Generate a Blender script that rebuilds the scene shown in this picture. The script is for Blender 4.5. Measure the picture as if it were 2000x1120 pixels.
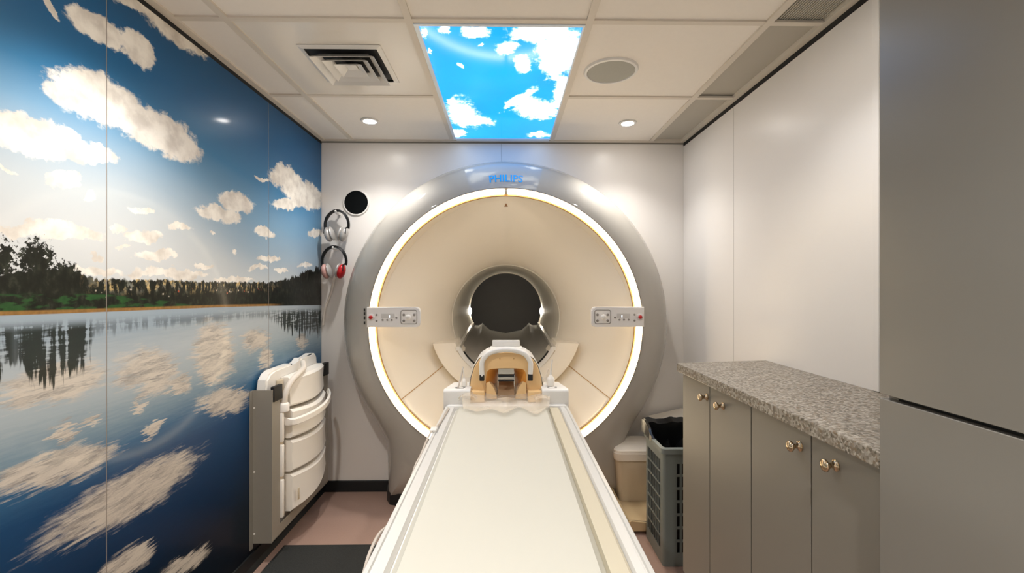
import bpy, bmesh, math, random
from mathutils import Vector, Matrix
random.seed(7)
PI = math.pi
for o in list(bpy.data.objects):
    bpy.data.objects.remove(o)
SC = bpy.context.scene
COL = SC.collection

# ------------------------------------------------------------------ camera, world, exposure
cd = bpy.data.cameras.new('camera'); cam = bpy.data.objects.new('camera', cd); COL.objects.link(cam)
cd.sensor_width = 36.0; cd.lens = 16.0; cd.shift_y = 0.001; cd.clip_start = 0.02
cam.location = (0, 0, 1.225); cam.rotation_euler = (PI/2, 0, -math.atan(13/889))
SC.camera = cam
W = bpy.data.worlds.new('world'); SC.world = W; W.use_nodes = True
W.node_tree.nodes['Background'].inputs[0].default_value = (0.02, 0.02, 0.022, 1)
SC.view_settings.view_transform = 'Standard'; SC.view_settings.look = 'None'
SC.view_settings.gamma = 1.0; SC.view_settings.use_curve_mapping = False
SC.view_settings.exposure = 0.5
DOWNLIGHT_W = 52.0; SPOT_DEG = 118; RING_E = 10.0; PANEL_E = 1.35
WARM = (1.0, 0.968, 0.93)

# ------------------------------------------------------------------ materials
def lin(h):
    v = [int(h[i:i+2], 16)/255 for i in (1, 3, 5)]
    return tuple(x/12.92 if x <= 0.04045 else ((x+0.055)/1.055)**2.4 for x in v) + (1.0,)

def mat(name, col, rough=0.5, metal=0.0, var=0.04, vscale=8.0, bump=0.0, bscale=200.0, coat=0.0, coat_r=0.05,
        spec=0.5, trans=0.0, alpha=1.0, emit=None, estr=0.0, sss=0.0):
    m = bpy.data.materials.new(name); m.use_nodes = True
    nt = m.node_tree; b = nt.nodes['Principled BSDF']
    c = lin(col) if isinstance(col, str) else tuple(col)+(1.0,)
    tc = nt.nodes.new('ShaderNodeTexCoord')
    nz = nt.nodes.new('ShaderNodeTexNoise'); nz.inputs['Scale'].default_value = vscale; nz.inputs['Detail'].default_value = 4
    nt.links.new(tc.outputs['Object'], nz.inputs['Vector'])
    mx = nt.nodes.new('ShaderNodeMix'); mx.data_type = 'RGBA'
    mx.inputs[6].default_value = tuple(max(0, x*(1-var)) for x in c[:3])+(1,)
    mx.inputs[7].default_value = tuple(min(1, x*(1+var)) for x in c[:3])+(1,)
    nt.links.new(nz.outputs['Fac'], mx.inputs[0]); nt.links.new(mx.outputs[2], b.inputs['Base Color'])
    b.inputs['Roughness'].default_value = rough; b.inputs['Metallic'].default_value = metal
    b.inputs['Coat Weight'].default_value = coat; b.inputs['Coat Roughness'].default_value = coat_r
    b.inputs['Specular IOR Level'].default_value = spec
    b.inputs['Transmission Weight'].default_value = trans; b.inputs['Alpha'].default_value = alpha
    if sss: b.inputs['Subsurface Weight'].default_value = sss; b.inputs['Subsurface Scale'].default_value = 0.01
    if emit:
        b.inputs['Emission Color'].default_value = tuple(emit)+(1,); b.inputs['Emission Strength'].default_value = estr
    if bump:
        n2 = nt.nodes.new('ShaderNodeTexNoise'); n2.inputs['Scale'].default_value = bscale; n2.inputs['Detail'].default_value = 3
        nt.links.new(tc.outputs['Object'], n2.inputs['Vector'])
        bp = nt.nodes.new('ShaderNodeBump'); bp.inputs['Strength'].default_value = bump; bp.inputs['Distance'].default_value = 0.002
        nt.links.new(n2.outputs['Fac'], bp.inputs['Height']); nt.links.new(bp.outputs['Normal'], b.inputs['Normal'])
    return m

class G:
    """small node-graph writer"""
    def __init__(s, m): s.m = m; s.nt = m.node_tree; s.b = s.nt.nodes['Principled BSDF']
    def put(s, sock, v):
        if hasattr(v, 'is_linked'): s.nt.links.new(v, sock)
        elif v is not None: sock.default_value = v
    def math(s, op, a, b=None, c=None, clamp=False):
        n = s.nt.nodes.new('ShaderNodeMath'); n.operation = op; n.use_clamp = clamp
        for i, v in enumerate((a, b, c)): s.put(n.inputs[i], v)
        return n.outputs[0]
    def vmath(s, op, a, b=None, scale=None):
        n = s.nt.nodes.new('ShaderNodeVectorMath'); n.operation = op
        s.put(n.inputs[0], a); s.put(n.inputs[1], b)
        if scale is not None: s.put(n.inputs['Scale'], scale)
        return n.outputs['Value'] if op == 'LENGTH' else n.outputs['Vector']
    def sep(s, v):
        n = s.nt.nodes.new('ShaderNodeSeparateXYZ'); s.put(n.inputs[0], v); return n.outputs
    def comb(s, x=0.0, y=0.0, z=0.0):
        n = s.nt.nodes.new('ShaderNodeCombineXYZ')
        for i, v in enumerate((x, y, z)): s.put(n.inputs[i], v)
        return n.outputs[0]
    def noise(s, v, scale, detail=4.0, rough=0.55, color=False):
        n = s.nt.nodes.new('ShaderNodeTexNoise'); s.put(n.inputs['Vector'], v)
        n.inputs['Scale'].default_value = scale; n.inputs['Detail'].default_value = detail; n.inputs['Roughness'].default_value = rough
        return n.outputs['Color' if color else 'Fac']
    def voro(s, v, scale, out='Color'):
        n = s.nt.nodes.new('ShaderNodeTexVoronoi'); s.put(n.inputs['Vector'], v); n.inputs['Scale'].default_value = scale
        return n.outputs[out]
    def mapr(s, v, a, b, c=0.0, d=1.0, smooth=True):
        n = s.nt.nodes.new('ShaderNodeMapRange'); n.interpolation_type = 'SMOOTHSTEP' if smooth else 'LINEAR'
        s.put(n.inputs[0], v)
        for i, x in enumerate((a, b, c, d)): s.put(n.inputs[i+1], x)
        return n.outputs[0]
    def mix(s, f, a, b):
        n = s.nt.nodes.new('ShaderNodeMix'); n.data_type = 'RGBA'
        s.put(n.inputs[0], f)
        for i, v in ((6, a), (7, b)): s.put(n.inputs[i], lin(v) if isinstance(v, str) else v)
        return n.outputs[2]
    def ramp(s, v, stops, gray=False):
        n = s.nt.nodes.new('ShaderNodeValToRGB'); s.put(n.inputs[0], v); e = n.color_ramp.elements
        while len(e) < len(stops): e.new(0.5)
        for k, (p, c) in zip(e, stops):
            k.position = p; k.color = (c, c, c, 1) if gray else lin(c)
        return n.outputs[0]
    def blobs(s, vec, ells, warp=None):
        """distance field of a set of ellipses (cx, cy, a, b, angle): <1 is inside"""
        acc = None
        for (cx, cy, a, b, t) in ells:
            n = s.nt.nodes.new('ShaderNodeMapping'); n.vector_type = 'TEXTURE'
            s.put(n.inputs[0], vec); n.inputs[1].default_value = (cx, cy, 0); n.inputs[2].default_value = (0, 0, t); n.inputs[3].default_value = (a, b, 1)
            d = s.vmath('LENGTH', n.outputs[0])
            acc = d if acc is None else s.math('MINIMUM', acc, d)
        return acc

def new(name, rough=0.5):
    m = bpy.data.materials.new(name); m.use_nodes = True; g = G(m); g.b.inputs['Roughness'].default_value = rough; return g

M = {}
M['wall'] = mat('wall_white', '#ece7e1', 0.32, var=0.01, spec=0.5)
M['ceil_tile'] = mat('ceiling_tile', '#efe8de', 0.9, var=0.02, vscale=60, bump=0.25, bscale=900)
M['tee'] = mat('ceiling_tee', '#d9d0c2', 0.55, var=0.01)
M['grey_tile'] = mat('grey_strip_tile', '#b5afa3', 0.6, var=0.02)
M['gloss_tile'] = mat('vent_tile', '#e8e1d5', 0.12, var=0.01)
M['joint'] = mat('panel_joint', '#8d8278', 0.5)
M['black'] = mat('black_matte', '#0a0b0c', 0.6, var=0.05)
M['basebd'] = mat('baseboard_black', '#15191b', 0.45)
M['floor'] = mat('floor_vinyl', '#a6897b', 0.5, var=0.10, vscale=160, bump=0.1, bscale=600)
M['mat'] = mat('floor_mat_pile', '#2b2c2a', 0.95, var=0.55, vscale=260, bump=0.9, bscale=500)
M['cab'] = mat('cabinet_grey', '#847f75', 0.45, var=0.015, vscale=3)
M['cab_tall'] = mat('cupboard_grey_satin', '#86827a', 0.27, var=0.015, vscale=3)
M['cab_in'] = mat('cabinet_dark_gap', '#22221f', 0.7)
M['steel'] = mat('rack_steel', '#9a9488', 0.45, metal=0.2, var=0.03, vscale=40)
M['white'] = mat('white_plastic', '#e4e1db', 0.32, var=0.01)
M['rail'] = mat('rail_white', '#cac8c3', 0.35, var=0.01)
M['ivory'] = mat('ivory_plastic', '#f4efe6', 0.38, var=0.015)
M['beige'] = mat('beige_cover', '#efe6d6', 0.45, var=0.015, vscale=4)
M['beige2'] = mat('beige_floor_cover', '#cdb58d', 0.5, var=0.02)
M['shell'] = mat('gantry_shell', '#b0aba2', 0.6, var=0.01, coat=0.9, coat_r=0.03, spec=0.3)
M['bore'] = mat('bore_liner', '#e6e0d2', 0.5, var=0.01)
M['console'] = mat('console_white', '#f0ece7', 0.35, var=0.01)
M['console_dark'] = mat('console_window', '#d8d3cc', 0.3)
M['btn'] = mat('button_grey', '#8d877f', 0.5)  # on the console this grey stands in for small shadows under the buttons
M['btn_red'] = mat('button_red', '#b00d0d', 0.35)
M['dark'] = mat('rear_dark', '#8a867f', 0.8, var=0.05)
M['groove'] = mat('groove_tan', '#b98f58', 0.6)
M['brown'] = mat('marker_brown', '#7a5330', 0.5)
M['blue'] = mat('logo_blue', '#0a9fe8', 0.35)
M['matt'] = mat('mattress_cream', '#c1beb2', 0.6, var=0.01, vscale=5, bump=0.05, bscale=60)
M['pad'] = mat('pad_yellow_cream', '#c2b9a3', 0.6, var=0.015)
M['tan'] = mat('coil_tan', '#e6c08a', 0.4, var=0.02)
M['amber'] = mat('coil_amber', '#f0aa52', 0.45, var=0.05, vscale=20)
M['greybrown'] = mat('coil_pad_greybrown', '#a58868', 0.7)
M['mirror'] = mat('mirror_grey', '#a8a49c', 0.15, metal=0.6)
M['film'] = mat('clear_film', '#f2e2cb', 0.2, alpha=0.36)
M['clear'] = mat('clear_trough', '#e9e5dc', 0.22, var=0.02, spec=0.8)
M['hp_black'] = mat('headset_black', '#08090a', 0.5, spec=0.3)
M['hp_silver'] = mat('headset_silver', '#b9b5b0', 0.3, metal=0.3, var=0.1, vscale=80)
M['hp_red'] = mat('headset_red', '#c4161c', 0.35)
M['hp_pink'] = mat('headset_pink', '#c99a90', 0.4)
M['grille'] = mat('grille_dark', '#0b0d0e', 0.9, var=0.2, vscale=300, spec=0.1)
M['grille2'] = mat('ceiling_grille', '#a9a89e', 0.7, var=0.08, vscale=400)
M['brass'] = mat('knob_brass', '#cbb79a', 0.2, metal=1.0)
M['hamper'] = mat('hamper_grey', '#747c79', 0.4, var=0.02)
M['liner'] = mat('liner_black', '#0c0d0e', 0.28, var=0.2, bump=0.6, bscale=40)
M['binliner'] = mat('bin_liner_white', '#efe6d8', 0.35, var=0.04, bump=0.5, bscale=40)
M['bin'] = mat('bin_cream', '#cfc0a6', 0.4, var=0.05)
M['hose'] = mat('hose_white', '#e6ddd0', 0.4)
M['cable'] = mat('cable_grey', '#b9aea2', 0.5)
M['screw'] = mat('screw_dark', '#2b2a28', 0.4)
M['ring_glow'] = mat('ring_glow', '#fff3e0', 0.5, emit=(1.0, 0.80, 0.53), estr=RING_E)
M['lamp_glow'] = mat('lamp_glow', '#ffffff', 0.5, emit=(1.0, 0.96, 0.90), estr=90.0)
M['dot_glow'] = mat('bore_dot_glow', '#fff8ea', 0.4, emit=(1.0, 0.93, 0.82), estr=24.0)  # glow given to the white end dots to brighten the bore
M['led'] = mat('led_window', '#e8f0f8', 0.3, emit=(0.8, 0.9, 1.0), estr=0.8)

def worktop_mat():
    g = new('worktop_granite', 0.38)
    tc = g.nt.nodes.new('ShaderNodeTexCoord').outputs['Object']
    c = g.voro(tc, 175); s = g.sep(c)
    n = g.noise(tc, 95, 3)
    v = g.math('ADD', g.math('MULTIPLY', s[0], 0.75), g.math('MULTIPLY', n, 0.25))
    col = g.ramp(v, [(0.0, '#37332d'), (0.16, '#5e5649'), (0.34, '#7d7466'), (0.55, '#938c81'), (0.78, '#aaa397'), (1.0, '#bdb7ad')])
    br = g.mapr(s[1], 0.78, 0.9)
    g.put(g.b.inputs['Base Color'], g.mix(g.math('MULTIPLY', br, 0.55), col, '#776043'))
    return g.m
M['worktop'] = worktop_mat()

SKY = [(1.256,1.741,.141,.068,.16),(1.479,1.72,.194,.068,-.06),(1.163,1.73,.06,.04,.67),(1.094,1.58,.128,.045,.12),(1.221,1.58,.09,.03,.2),
 (1.251,1.932,.085,.043,.1),(1.383,1.938,.068,.046,.14),(1.521,2.102,.178,.062,.01),(1.368,2.073,.076,.021,.39),(1.123,1.902,.032,.012,-.72),
 (2.322,1.774,.18,.066,.1),(2.515,1.735,.263,.073,.07),(2.321,1.645,.167,.026,.22),(1.883,1.577,.12,.04,.04),(1.778,1.51,.139,.032,.07),
 (2.075,1.716,.063,.011,.24),(2.657,1.537,.101,.024,.18),(2.098,1.475,.087,.024,.02),(1.149,1.498,.052,.017,.27),(1.23,1.472,.023,.011,.26),
 (1.026,1.491,.025,.006,-.23),(1.141,1.36,.116,.021,-.01),(1.054,1.358,.056,.014,.21),(1.305,1.387,.031,.01,.07),(1.407,1.378,.076,.02,.12),
 (1.558,1.428,.061,.016,.08),(1.396,1.458,.05,.011,.04),(1.248,1.315,.02,.007,.08),(1.464,1.326,.086,.015,.07),(1.331,1.346,.025,.007,.1),
 (1.675,1.305,.057,.011,.05),(2.144,1.359,.112,.014,.06),(2.054,1.312,.073,.012,.04),(1.879,1.367,.021,.008,.09),(2.253,1.303,.067,.013,.04),
 (1.521,1.274,.186,.015,-.01),(1.25,1.276,.078,.013,.04),(1.884,1.259,.143,.011,.02),(1.732,1.42,.017,.008,-.09),(2.522,1.349,.09,.014,.12),
 (.75,1.86,.18,.07,.1),(.55,1.5,.2,.05,0),(.3,1.75,.2,.08,.05),(.7,1.38,.16,.03,0)]
WAT = [(1.147,.779,.163,.043,-.1),(1.374,.614,.269,.071,0),(1.818,.773,.169,.052,-.21),(1.558,.895,.055,.034,-.31),(1.351,.419,.095,.042,-.19),
 (1.586,.268,.118,.033,-.19),(1.143,.994,.134,.049,-.03),(1.43,.966,.126,.07,-.27),(1.445,.786,.032,.021,-.55),(1.155,.862,.036,.026,-1.01),
 (1.225,.871,.024,.017,-.72),(2.119,.894,.066,.051,-.41),(2.49,.925,.064,.044,-.24),(2.035,.991,.11,.05,-.15),(1.752,.975,.13,.112,-.67),
 (1.389,.873,.026,.02,-.73),(1.724,.883,.03,.024,-.85),(.7,.7,.2,.05,0),(.5,.95,.2,.05,0)]
TREES = [(1.026,1.29,.039,.021,1.54),(1.087,1.294,.037,.032,1.38),(1.162,1.269,.037,.021,-.28),(1.20,1.255,.03,.012,-.3)]

def mural_mat():
    g = new('lake_mural_print', 0.16)
    pos = g.nt.nodes.new('ShaderNodeNewGeometry').outputs['Position']
    s = g.sep(pos); Y, Z = s[1], s[2]
    P = g.comb(Y, Z, 0.0)
    # sky
    pale = g.mapr(Y, 1.25, 2.15, 1.0, 0.0)            # printed paleness plus painted haze of light reflected on this wall
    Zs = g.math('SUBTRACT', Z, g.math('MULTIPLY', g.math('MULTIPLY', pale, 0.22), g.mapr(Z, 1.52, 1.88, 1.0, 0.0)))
    sky = g.ramp(g.mapr(Zs, 1.14, 2.14, smooth=False), [(0.0, '#cdcfce'), (0.12, '#bcc3c6'), (0.22, '#9cafbd'), (0.38, '#7199b6'), (0.55, '#3878a3'), (0.75, '#1a5c8a'), (1.0, '#114d7b')])
    w1 = g.vmath('SUBTRACT', g.noise(P, 9, 3, color=True), (0.5, 0.5, 0.5))
    w2 = g.vmath('SUBTRACT', g.noise(P, 38, 4, 0.65, color=True), (0.5, 0.5, 0.5))
    Pw = g.vmath('ADD', P, g.vmath('ADD', g.vmath('SCALE', w1, scale=0.07), g.vmath('SCALE', w2, scale=0.035)))
    flat = g.vmath('MULTIPLY', Pw, (1, 1, 0))
    d = g.blobs(flat, SKY)
    rag = g.math('MULTIPLY', g.math('SUBTRACT', g.noise(g.vmath('MULTIPLY', P, (0.6, 1, 1)), 30, 5, 0.7), 0.5), 0.9)
    cm = g.mapr(g.math('ADD', d, rag), 0.86, 1.12, 1.0, 0.0)
    ccol = g.mix(g.mapr(g.noise(P, 14, 4), 0.35, 0.7), '#f2ece1', '#cdc5ba')
    col = g.mix(cm, sky, ccol)
    # far bank: trees, houses, meadow
    top = g.math('MULTIPLY', g.ramp(g.mapr(Y, 0.9, 2.8, smooth=False), [(0, 1.255/2), (0.06, 1.256/2), (0.11, 1.272/2), (0.14, 1.275/2), (0.18, 1.248/2), (0.3, 1.25/2), (0.5, 1.246/2), (0.66, 1.25/2), (0.74, 1.268/2), (0.84, 1.31/2), (1.0, 1.352/2)], gray=True), 2.0)
    jag = g.math('MULTIPLY', g.math('SUBTRACT', g.noise(g.comb(Y, g.math('MULTIPLY', Z, 0.6), 0.0), 70, 4, 0.7), 0.5), 0.035)
    jag = g.math('ADD', jag, g.math('MULTIPLY', g.math('SUBTRACT', g.noise(g.comb(Y, g.math('MULTIPLY', Z, 0.25), 0.3), 20, 4, 0.75), 0.5), g.mapr(Y, 2.05, 2.5, 0.02, 0.13)))
    tm = g.mapr(g.math('SUBTRACT', g.math('ADD', top, jag), Z), -0.002, 0.003)
    td = g.blobs(flat, TREES)
    leaf = g.math('MULTIPLY', g.math('SUBTRACT', g.noise(P, 95, 3, 0.7), 0.5), 3.4)
    tm = g.math('MAXIMUM', tm, g.mapr(g.math('ADD', td, leaf), 0.9, 1.15, 1.0, 0.0))
    tn = g.noise(g.vmath('MULTIPLY', P, (1, 0.55, 1)), 55, 4, 0.6)
    tcol = g.ramp(tn, [(0.0, '#040706'), (0.42, '#0b100d'), (0.55, '#161b15'), (0.68, '#2c3127'), (1.0, '#4d4d3e')])
    midz = g.math('MULTIPLY', g.mapr(Y, 1.18, 1.3), g.mapr(Y, 2.0, 2.3, 1.0, 0.0))
    hi = g.math('MULTIPLY', g.math('MULTIPLY', midz, g.mapr(Z, 1.195, 1.235)), g.mapr(g.noise(g.vmath('MULTIPLY', P, (1, 0.45, 1)), 60, 4, 0.65), 0.50, 0.62))
    tcol = g.mix(hi, tcol, g.mix(g.mapr(g.noise(P, 30, 2), 0.4, 0.62), '#7d7d72', '#d2b67c'))
    hs = g.math('MULTIPLY', midz, g.mapr(g.voro(P, 42, 'Distance'), 0.20, 0.12))
    hs = g.math('MULTIPLY', hs, g.mapr(g.math('ABSOLUTE', g.math('SUBTRACT', Z, 1.208)), 0.008, 0.016, 1.0, 0.0))
    tcol = g.mix(g.math('MULTIPLY', hs, 0.9), tcol, g.mix(g.mapr(g.noise(P, 12, 1), 0.45, 0.55), '#e9ddc9', '#b5502e'))
    gtop = g.ramp(g.mapr(Y, 0.9, 2.8, smooth=False), [(0, 0.605), (0.1, 0.6055), (0.2, 0.603), (0.32, 0.590), (0.4, 0.578), (1.0, 0.55)], gray=True)
    gm = g.mapr(g.math('SUBTRACT', g.math('MULTIPLY', gtop, 2.0), Z), -0.003, 0.004)
    gm = g.math('MULTIPLY', gm, g.mapr(g.noise(g.vmath('MULTIPLY', P, (0.35, 1, 1)), 40, 3), 0.46, 0.56))
    tcol = g.mix(gm, tcol, g.mix(g.noise(P, 60, 3), '#12301a', '#2c5d2b'))
    shore = g.ramp(g.mapr(Y, 0.9, 2.8, smooth=False), [(0, 1.166/2), (0.12, 1.1605/2), (0.3, 1.1543/2), (0.45, 1.149/2), (0.65, 1.139/2), (1.0, 1.117/2)], gray=True)
    zs = g.math('SUBTRACT', Z, g.math('MULTIPLY', shore, 2.0))
    sh = g.math('MULTIPLY', g.mapr(zs, 0.007, 0.012, 1.0, 0.0), g.mapr(Y, 2.1, 2.3, 1.0, 0.0))
    tcol = g.mix(sh, tcol, g.mix(g.noise(P, 60, 3), '#5d4426', '#b08346'))
    col = g.mix(tm, col, tcol)
    # lake
    rip = g.noise(g.vmath('MULTIPLY', P, (0.10, 1, 1)), 110, 3, 0.6)
    ripv = g.math('MULTIPLY', g.math('SUBTRACT', rip, 0.5), 0.06)
    Zr = g.math('ADD', Z, ripv)
    Zr = g.math('ADD', Zr, g.math('MULTIPLY', g.math('MULTIPLY', pale, g.mapr(Z, .62, .85)), 0.06))  # the painted haze lightens the water too
    wat = g.ramp(g.mapr(Zr, 0.0, 1.16, smooth=False), [(0.0, '#01060c'), (0.25, '#021729'), (0.42, '#022c4e'), (0.6, '#083f69'), (0.7, '#2f6186'), (0.77, '#7891a0'), (0.84, '#a5b1b6'), (0.92, '#b4bcbf'), (0.965, '#a9b3b8'), (1.0, '#9aa8b2')])
    Pr = g.comb(g.math('ADD', Y, g.math('MULTIPLY', g.math('SUBTRACT', rip, 0.5), 0.16)), g.math('ADD', Z, g.math('MULTIPLY', ripv, 0.9)), 0.0)
    wd = g.blobs(g.vmath('MULTIPLY', g.vmath('ADD', Pr, g.vmath('SCALE', w1, scale=0.06)), (1, 1, 0)), WAT)
    strk = g.math('MULTIPLY', g.math('SUBTRACT', g.noise(g.vmath('MULTIPLY', P, (0.16, 1, 1)), 75, 4, 0.7), 0.5), 1.1)
    wm = g.mapr(g.math('ADD', wd, strk), 0.70, 1.2, 1.0, 0.0)
    wc = g.mix(g.mapr(g.noise(g.vmath('MULTIPLY', Pr, (0.22, 1, 1)), 45, 5, 0.7), 0.40, 0.72), '#d6cbbb', '#8f8881')
    wat = g.mix(g.math('MULTIPLY', wm, 0.9), wat, wc)
    # mirrored trees in the water
    vs = g.noise(g.vmath('MULTIPLY', P, (1, 0.10, 1)), 60, 3, 0.6)
    depth = g.ramp(g.mapr(Y, 0.9, 2.8, smooth=False), [(0, 0.16), (0.05, 0.15), (0.075, 0.07), (0.10, 0.15), (0.165, 0.12), (0.18, 0.03), (0.5, 0.02), (0.64, 0.02), (0.70, 0.07), (0.8, 0.12), (1.0, 0.15)], gray=True)
    lo = g.math('SUBTRACT', g.math('MULTIPLY', zs, -1.0), 0.030)
    inb = g.math('MULTIPLY', g.mapr(lo, -0.02, 0.012), g.mapr(g.math('SUBTRACT', lo, g.math('MULTIPLY', depth, g.mapr(vs, 0.3, 0.7, 0.4, 1.35, False))), -0.012, 0.012, 1.0, 0.0))
    inb = g.math('MULTIPLY', inb, g.mapr(g.math('ADD', vs, g.math('MULTIPLY', g.math('SUBTRACT', rip, 0.5), 0.5)), 0.36, 0.5))
    inb = g.math('MULTIPLY', inb, g.mapr(depth, 0.02, 0.10, 0.45, 0.95))
    wat = g.mix(inb, wat, g.mix(g.noise(P, 30, 2), '#070d0b', '#142419'))
    col = g.mix(g.mapr(zs, -0.0015, 0.0015), wat, col)
    g.put(g.b.inputs['Base Color'], col)
    g.b.inputs['Specular IOR Level'].default_value = 0.22
    g.b.inputs['Coat Weight'].default_value = 0.11; g.b.inputs['Coat Roughness'].default_value = 0.09
    g.b.inputs['Roughness'].default_value = 0.36
    return g.m
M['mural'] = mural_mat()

SKYP = [(.198,1.703,.234,.086,1.44),(.14,1.587,.133,.064,.2),(.148,2.246,.15,.106,.92),(.058,2.138,.159,.03,-1.05),(-.213,2.329,.193,.078,1.52),
 (-.167,2.4,.101,.086,.62),(-.275,2.609,.075,.05,1.4),(.192,2.619,.066,.053,.1),(-.207,1.559,.029,.024,-1.11),(-.11,1.577,.059,.034,-.3),
 (-.082,1.66,.018,.009,-1.5),(.005,1.677,.057,.035,-.96),(.069,1.8,.075,.033,1.53),(-.284,1.573,.032,.012,-1.36),(.261,2.052,.219,.046,1.44),
 (-.283,1.695,.023,.009,-1.37),(-.177,1.811,.021,.013,1.14),(-.248,2.162,.073,.024,-1.44)]
def skypanel_mat():
    g = new('sky_photo_diffuser', 0.12)
    pos = g.nt.nodes.new('ShaderNodeNewGeometry').outputs['Position']
    P = g.vmath('MULTIPLY', pos, (1, 1, 0))
    w1 = g.vmath('SUBTRACT', g.noise(P, 8, 3, color=True), (0.5, 0.5, 0.5))
    w2 = g.vmath('SUBTRACT', g.noise(P, 30, 4, 0.65, color=True), (0.5, 0.5, 0.5))
    Pw = g.vmath('MULTIPLY', g.vmath('ADD', P, g.vmath('ADD', g.vmath('SCALE', w1, scale=0.06), g.vmath('SCALE', w2, scale=0.05))), (1, 1, 0))
    d = g.math('ADD', g.blobs(Pw, SKYP), g.math('MULTIPLY', g.math('SUBTRACT', g.noise(P, 22, 5, 0.7), 0.5), 1.0))
    cm = g.math('POWER', g.mapr(g.math('ADD', d, g.math('MULTIPLY', g.math('SUBTRACT', g.noise(g.vmath('MULTIPLY', P, (1, .5, 1)), 14, 6, 0.75), 0.5), 1.8)), 0.35, 1.2, 1.0, 0.0), 1.5)
    blue = g.mix(g.noise(P, 3, 2), '#009cf2', '#0080e4')
    col = g.mix(cm, blue, (2.6, 2.75, 2.85, 1.0))
    g.b.inputs['Base Color'].default_value = (0.02, 0.02, 0.02, 1); g.b.inputs['Specular IOR Level'].default_value = 0.25
    g.put(g.b.inputs['Emission Color'], col); g.b.inputs['Emission Strength'].default_value = PANEL_E
    return g.m
M['skypanel'] = skypanel_mat()

# ------------------------------------------------------------------ mesh helpers
def quadgrid(bm, rows, close_u=False, close_v=False):
    vs = [[bm.verts.new(p) for p in r] for r in rows]
    nu, nv = len(rows), len(rows[0])
    for i in range(nu if close_u else nu-1):
        for j in range(nv if close_v else nv-1):
            q = [vs[i][j], vs[(i+1) % nu][j], vs[(i+1) % nu][(j+1) % nv], vs[i][(j+1) % nv]]
            try: bm.faces.new(q)
            except ValueError: pass
    return vs

def box(bm, x0, x1, y0, y1, z0, z1, bev=0.0, seg=2):
    r = bmesh.ops.create_cube(bm, size=1.0); vs = r['verts']
    bmesh.ops.scale(bm, vec=(abs(x1-x0), abs(y1-y0), abs(z1-z0)), verts=vs)
    bmesh.ops.translate(bm, vec=((x0+x1)/2, (y0+y1)/2, (z0+z1)/2), verts=vs)
    if bev:
        es = list({e for v in vs for e in v.link_edges})
        bmesh.ops.bevel(bm, geom=es, offset=bev, segments=seg, affect='EDGES', profile=0.5)
    return bm

def prism(bm, poly, d0, d1, f):
    """poly: list of 2D points; f(a, b, d) -> 3D; extruded from d0 to d1"""
    a = [bm.verts.new(f(p[0], p[1], d0)) for p in poly]; b = [bm.verts.new(f(p[0], p[1], d1)) for p in poly]
    n = len(poly)
    for i in range(n): bm.faces.new([a[i], a[(i+1) % n], b[(i+1) % n], b[i]])
    bm.faces.new(list(reversed(a))); bm.faces.new(b)
    return bm
FXZ = lambda a, b, d: (a, d, b)      # drawn in X-Z, extruded along Y
FYZ = lambda a, b, d: (d, a, b)      # drawn in Y-Z, extruded along X
FXY = lambda a, b, d: (a, b, d)      # drawn in X-Y, extruded along Z

def rrect(x0, x1, y0, y1, r, n=5, corners=(1, 1, 1, 1)):
    pts = []
    for k, (cx, cy, a0) in enumerate(((x1-r, y1-r, 0), (x0+r, y1-r, 90), (x0+r, y0+r, 180), (x1-r, y0+r, 270))):
        if corners[k]:
            for i in range(n+1):
                t = math.radians(a0+90*i/n); pts.append((cx+r*math.cos(t), cy+r*math.sin(t)))
        else: pts.append(((x1, x0, x0, x1)[k], (y1, y1, y0, y0)[k]))
    return pts

def tube(bm, pts, r, n=10, cap=True, radii=None):
    pts = [Vector(p) for p in pts]; rows = []; up = None
    for i, p in enumerate(pts):
        t = (pts[min(i+1, len(pts)-1)]-pts[max(i-1, 0)]).normalized()
        if up is None:
            up = t.orthogonal().normalized()
        else:
            up = (up-t*up.dot(t)).normalized()
        s = t.cross(up); rr = radii[i] if radii else r
        rows.append([p+(up*math.cos(2*PI*k/n)+s*math.sin(2*PI*k/n))*rr for k in range(n)])
    vs = quadgrid(bm, rows, close_v=True)
    if cap:
        bm.faces.new(list(reversed(vs[0]))); bm.faces.new(vs[-1])
    return bm

def spline(ctrl, n=8):
    c = [Vector(p) for p in ctrl]; c = [2*c[0]-c[1]]+c+[2*c[-1]-c[-2]]; out = []
    for i in range(1, len(c)-2):
        for k in range(n):
            t = k/n; a, b, d, e = c[i-1], c[i], c[i+1], c[i+2]
            out.append(0.5*((2*b)+(d-a)*t+(2*a-5*b+4*d-e)*t*t+(3*b-a-3*d+e)*t**3))
    out.append(c[-2]); return out

def lathe(bm, prof, c=(0, 0, 0), n=32, axis='Z', cap=True):
    """prof: (radius, height along axis)"""
    c = Vector(c); rows = []
    for r, h in prof:
        row = []
        for k in range(n):
            t = 2*PI*k/n; a, b = r*math.cos(t), r*math.sin(t)
            row.append(c+Vector({'Z': (a, b, h), 'Y': (a, h, b), 'X': (h, a, b)}[axis]))
        rows.append(row)
    vs = quadgrid(bm, rows, close_v=True)
    if cap:
        bm.faces.new(list(reversed(vs[0]))); bm.faces.new(vs[-1])
    return bm

def obj(name, bm, m, parent=None, smooth=True, angle=35, kind=None, label=None):
    bmesh.ops.recalc_face_normals(bm, faces=bm.faces[:])
    me = bpy.data.meshes.new(name); bm.to_mesh(me); bm.free()
    if m: me.materials.append(M[m] if isinstance(m, str) else m)
    if smooth:
        for p in me.polygons: p.use_smooth = True
        me.set_sharp_from_angle(angle=math.radians(angle))
    o = bpy.data.objects.new(name, me); COL.objects.link(o)
    if parent is not None: adopt(o, parent)
    if kind: o['kind'] = kind
    if label: o['label'] = label
    return o

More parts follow.
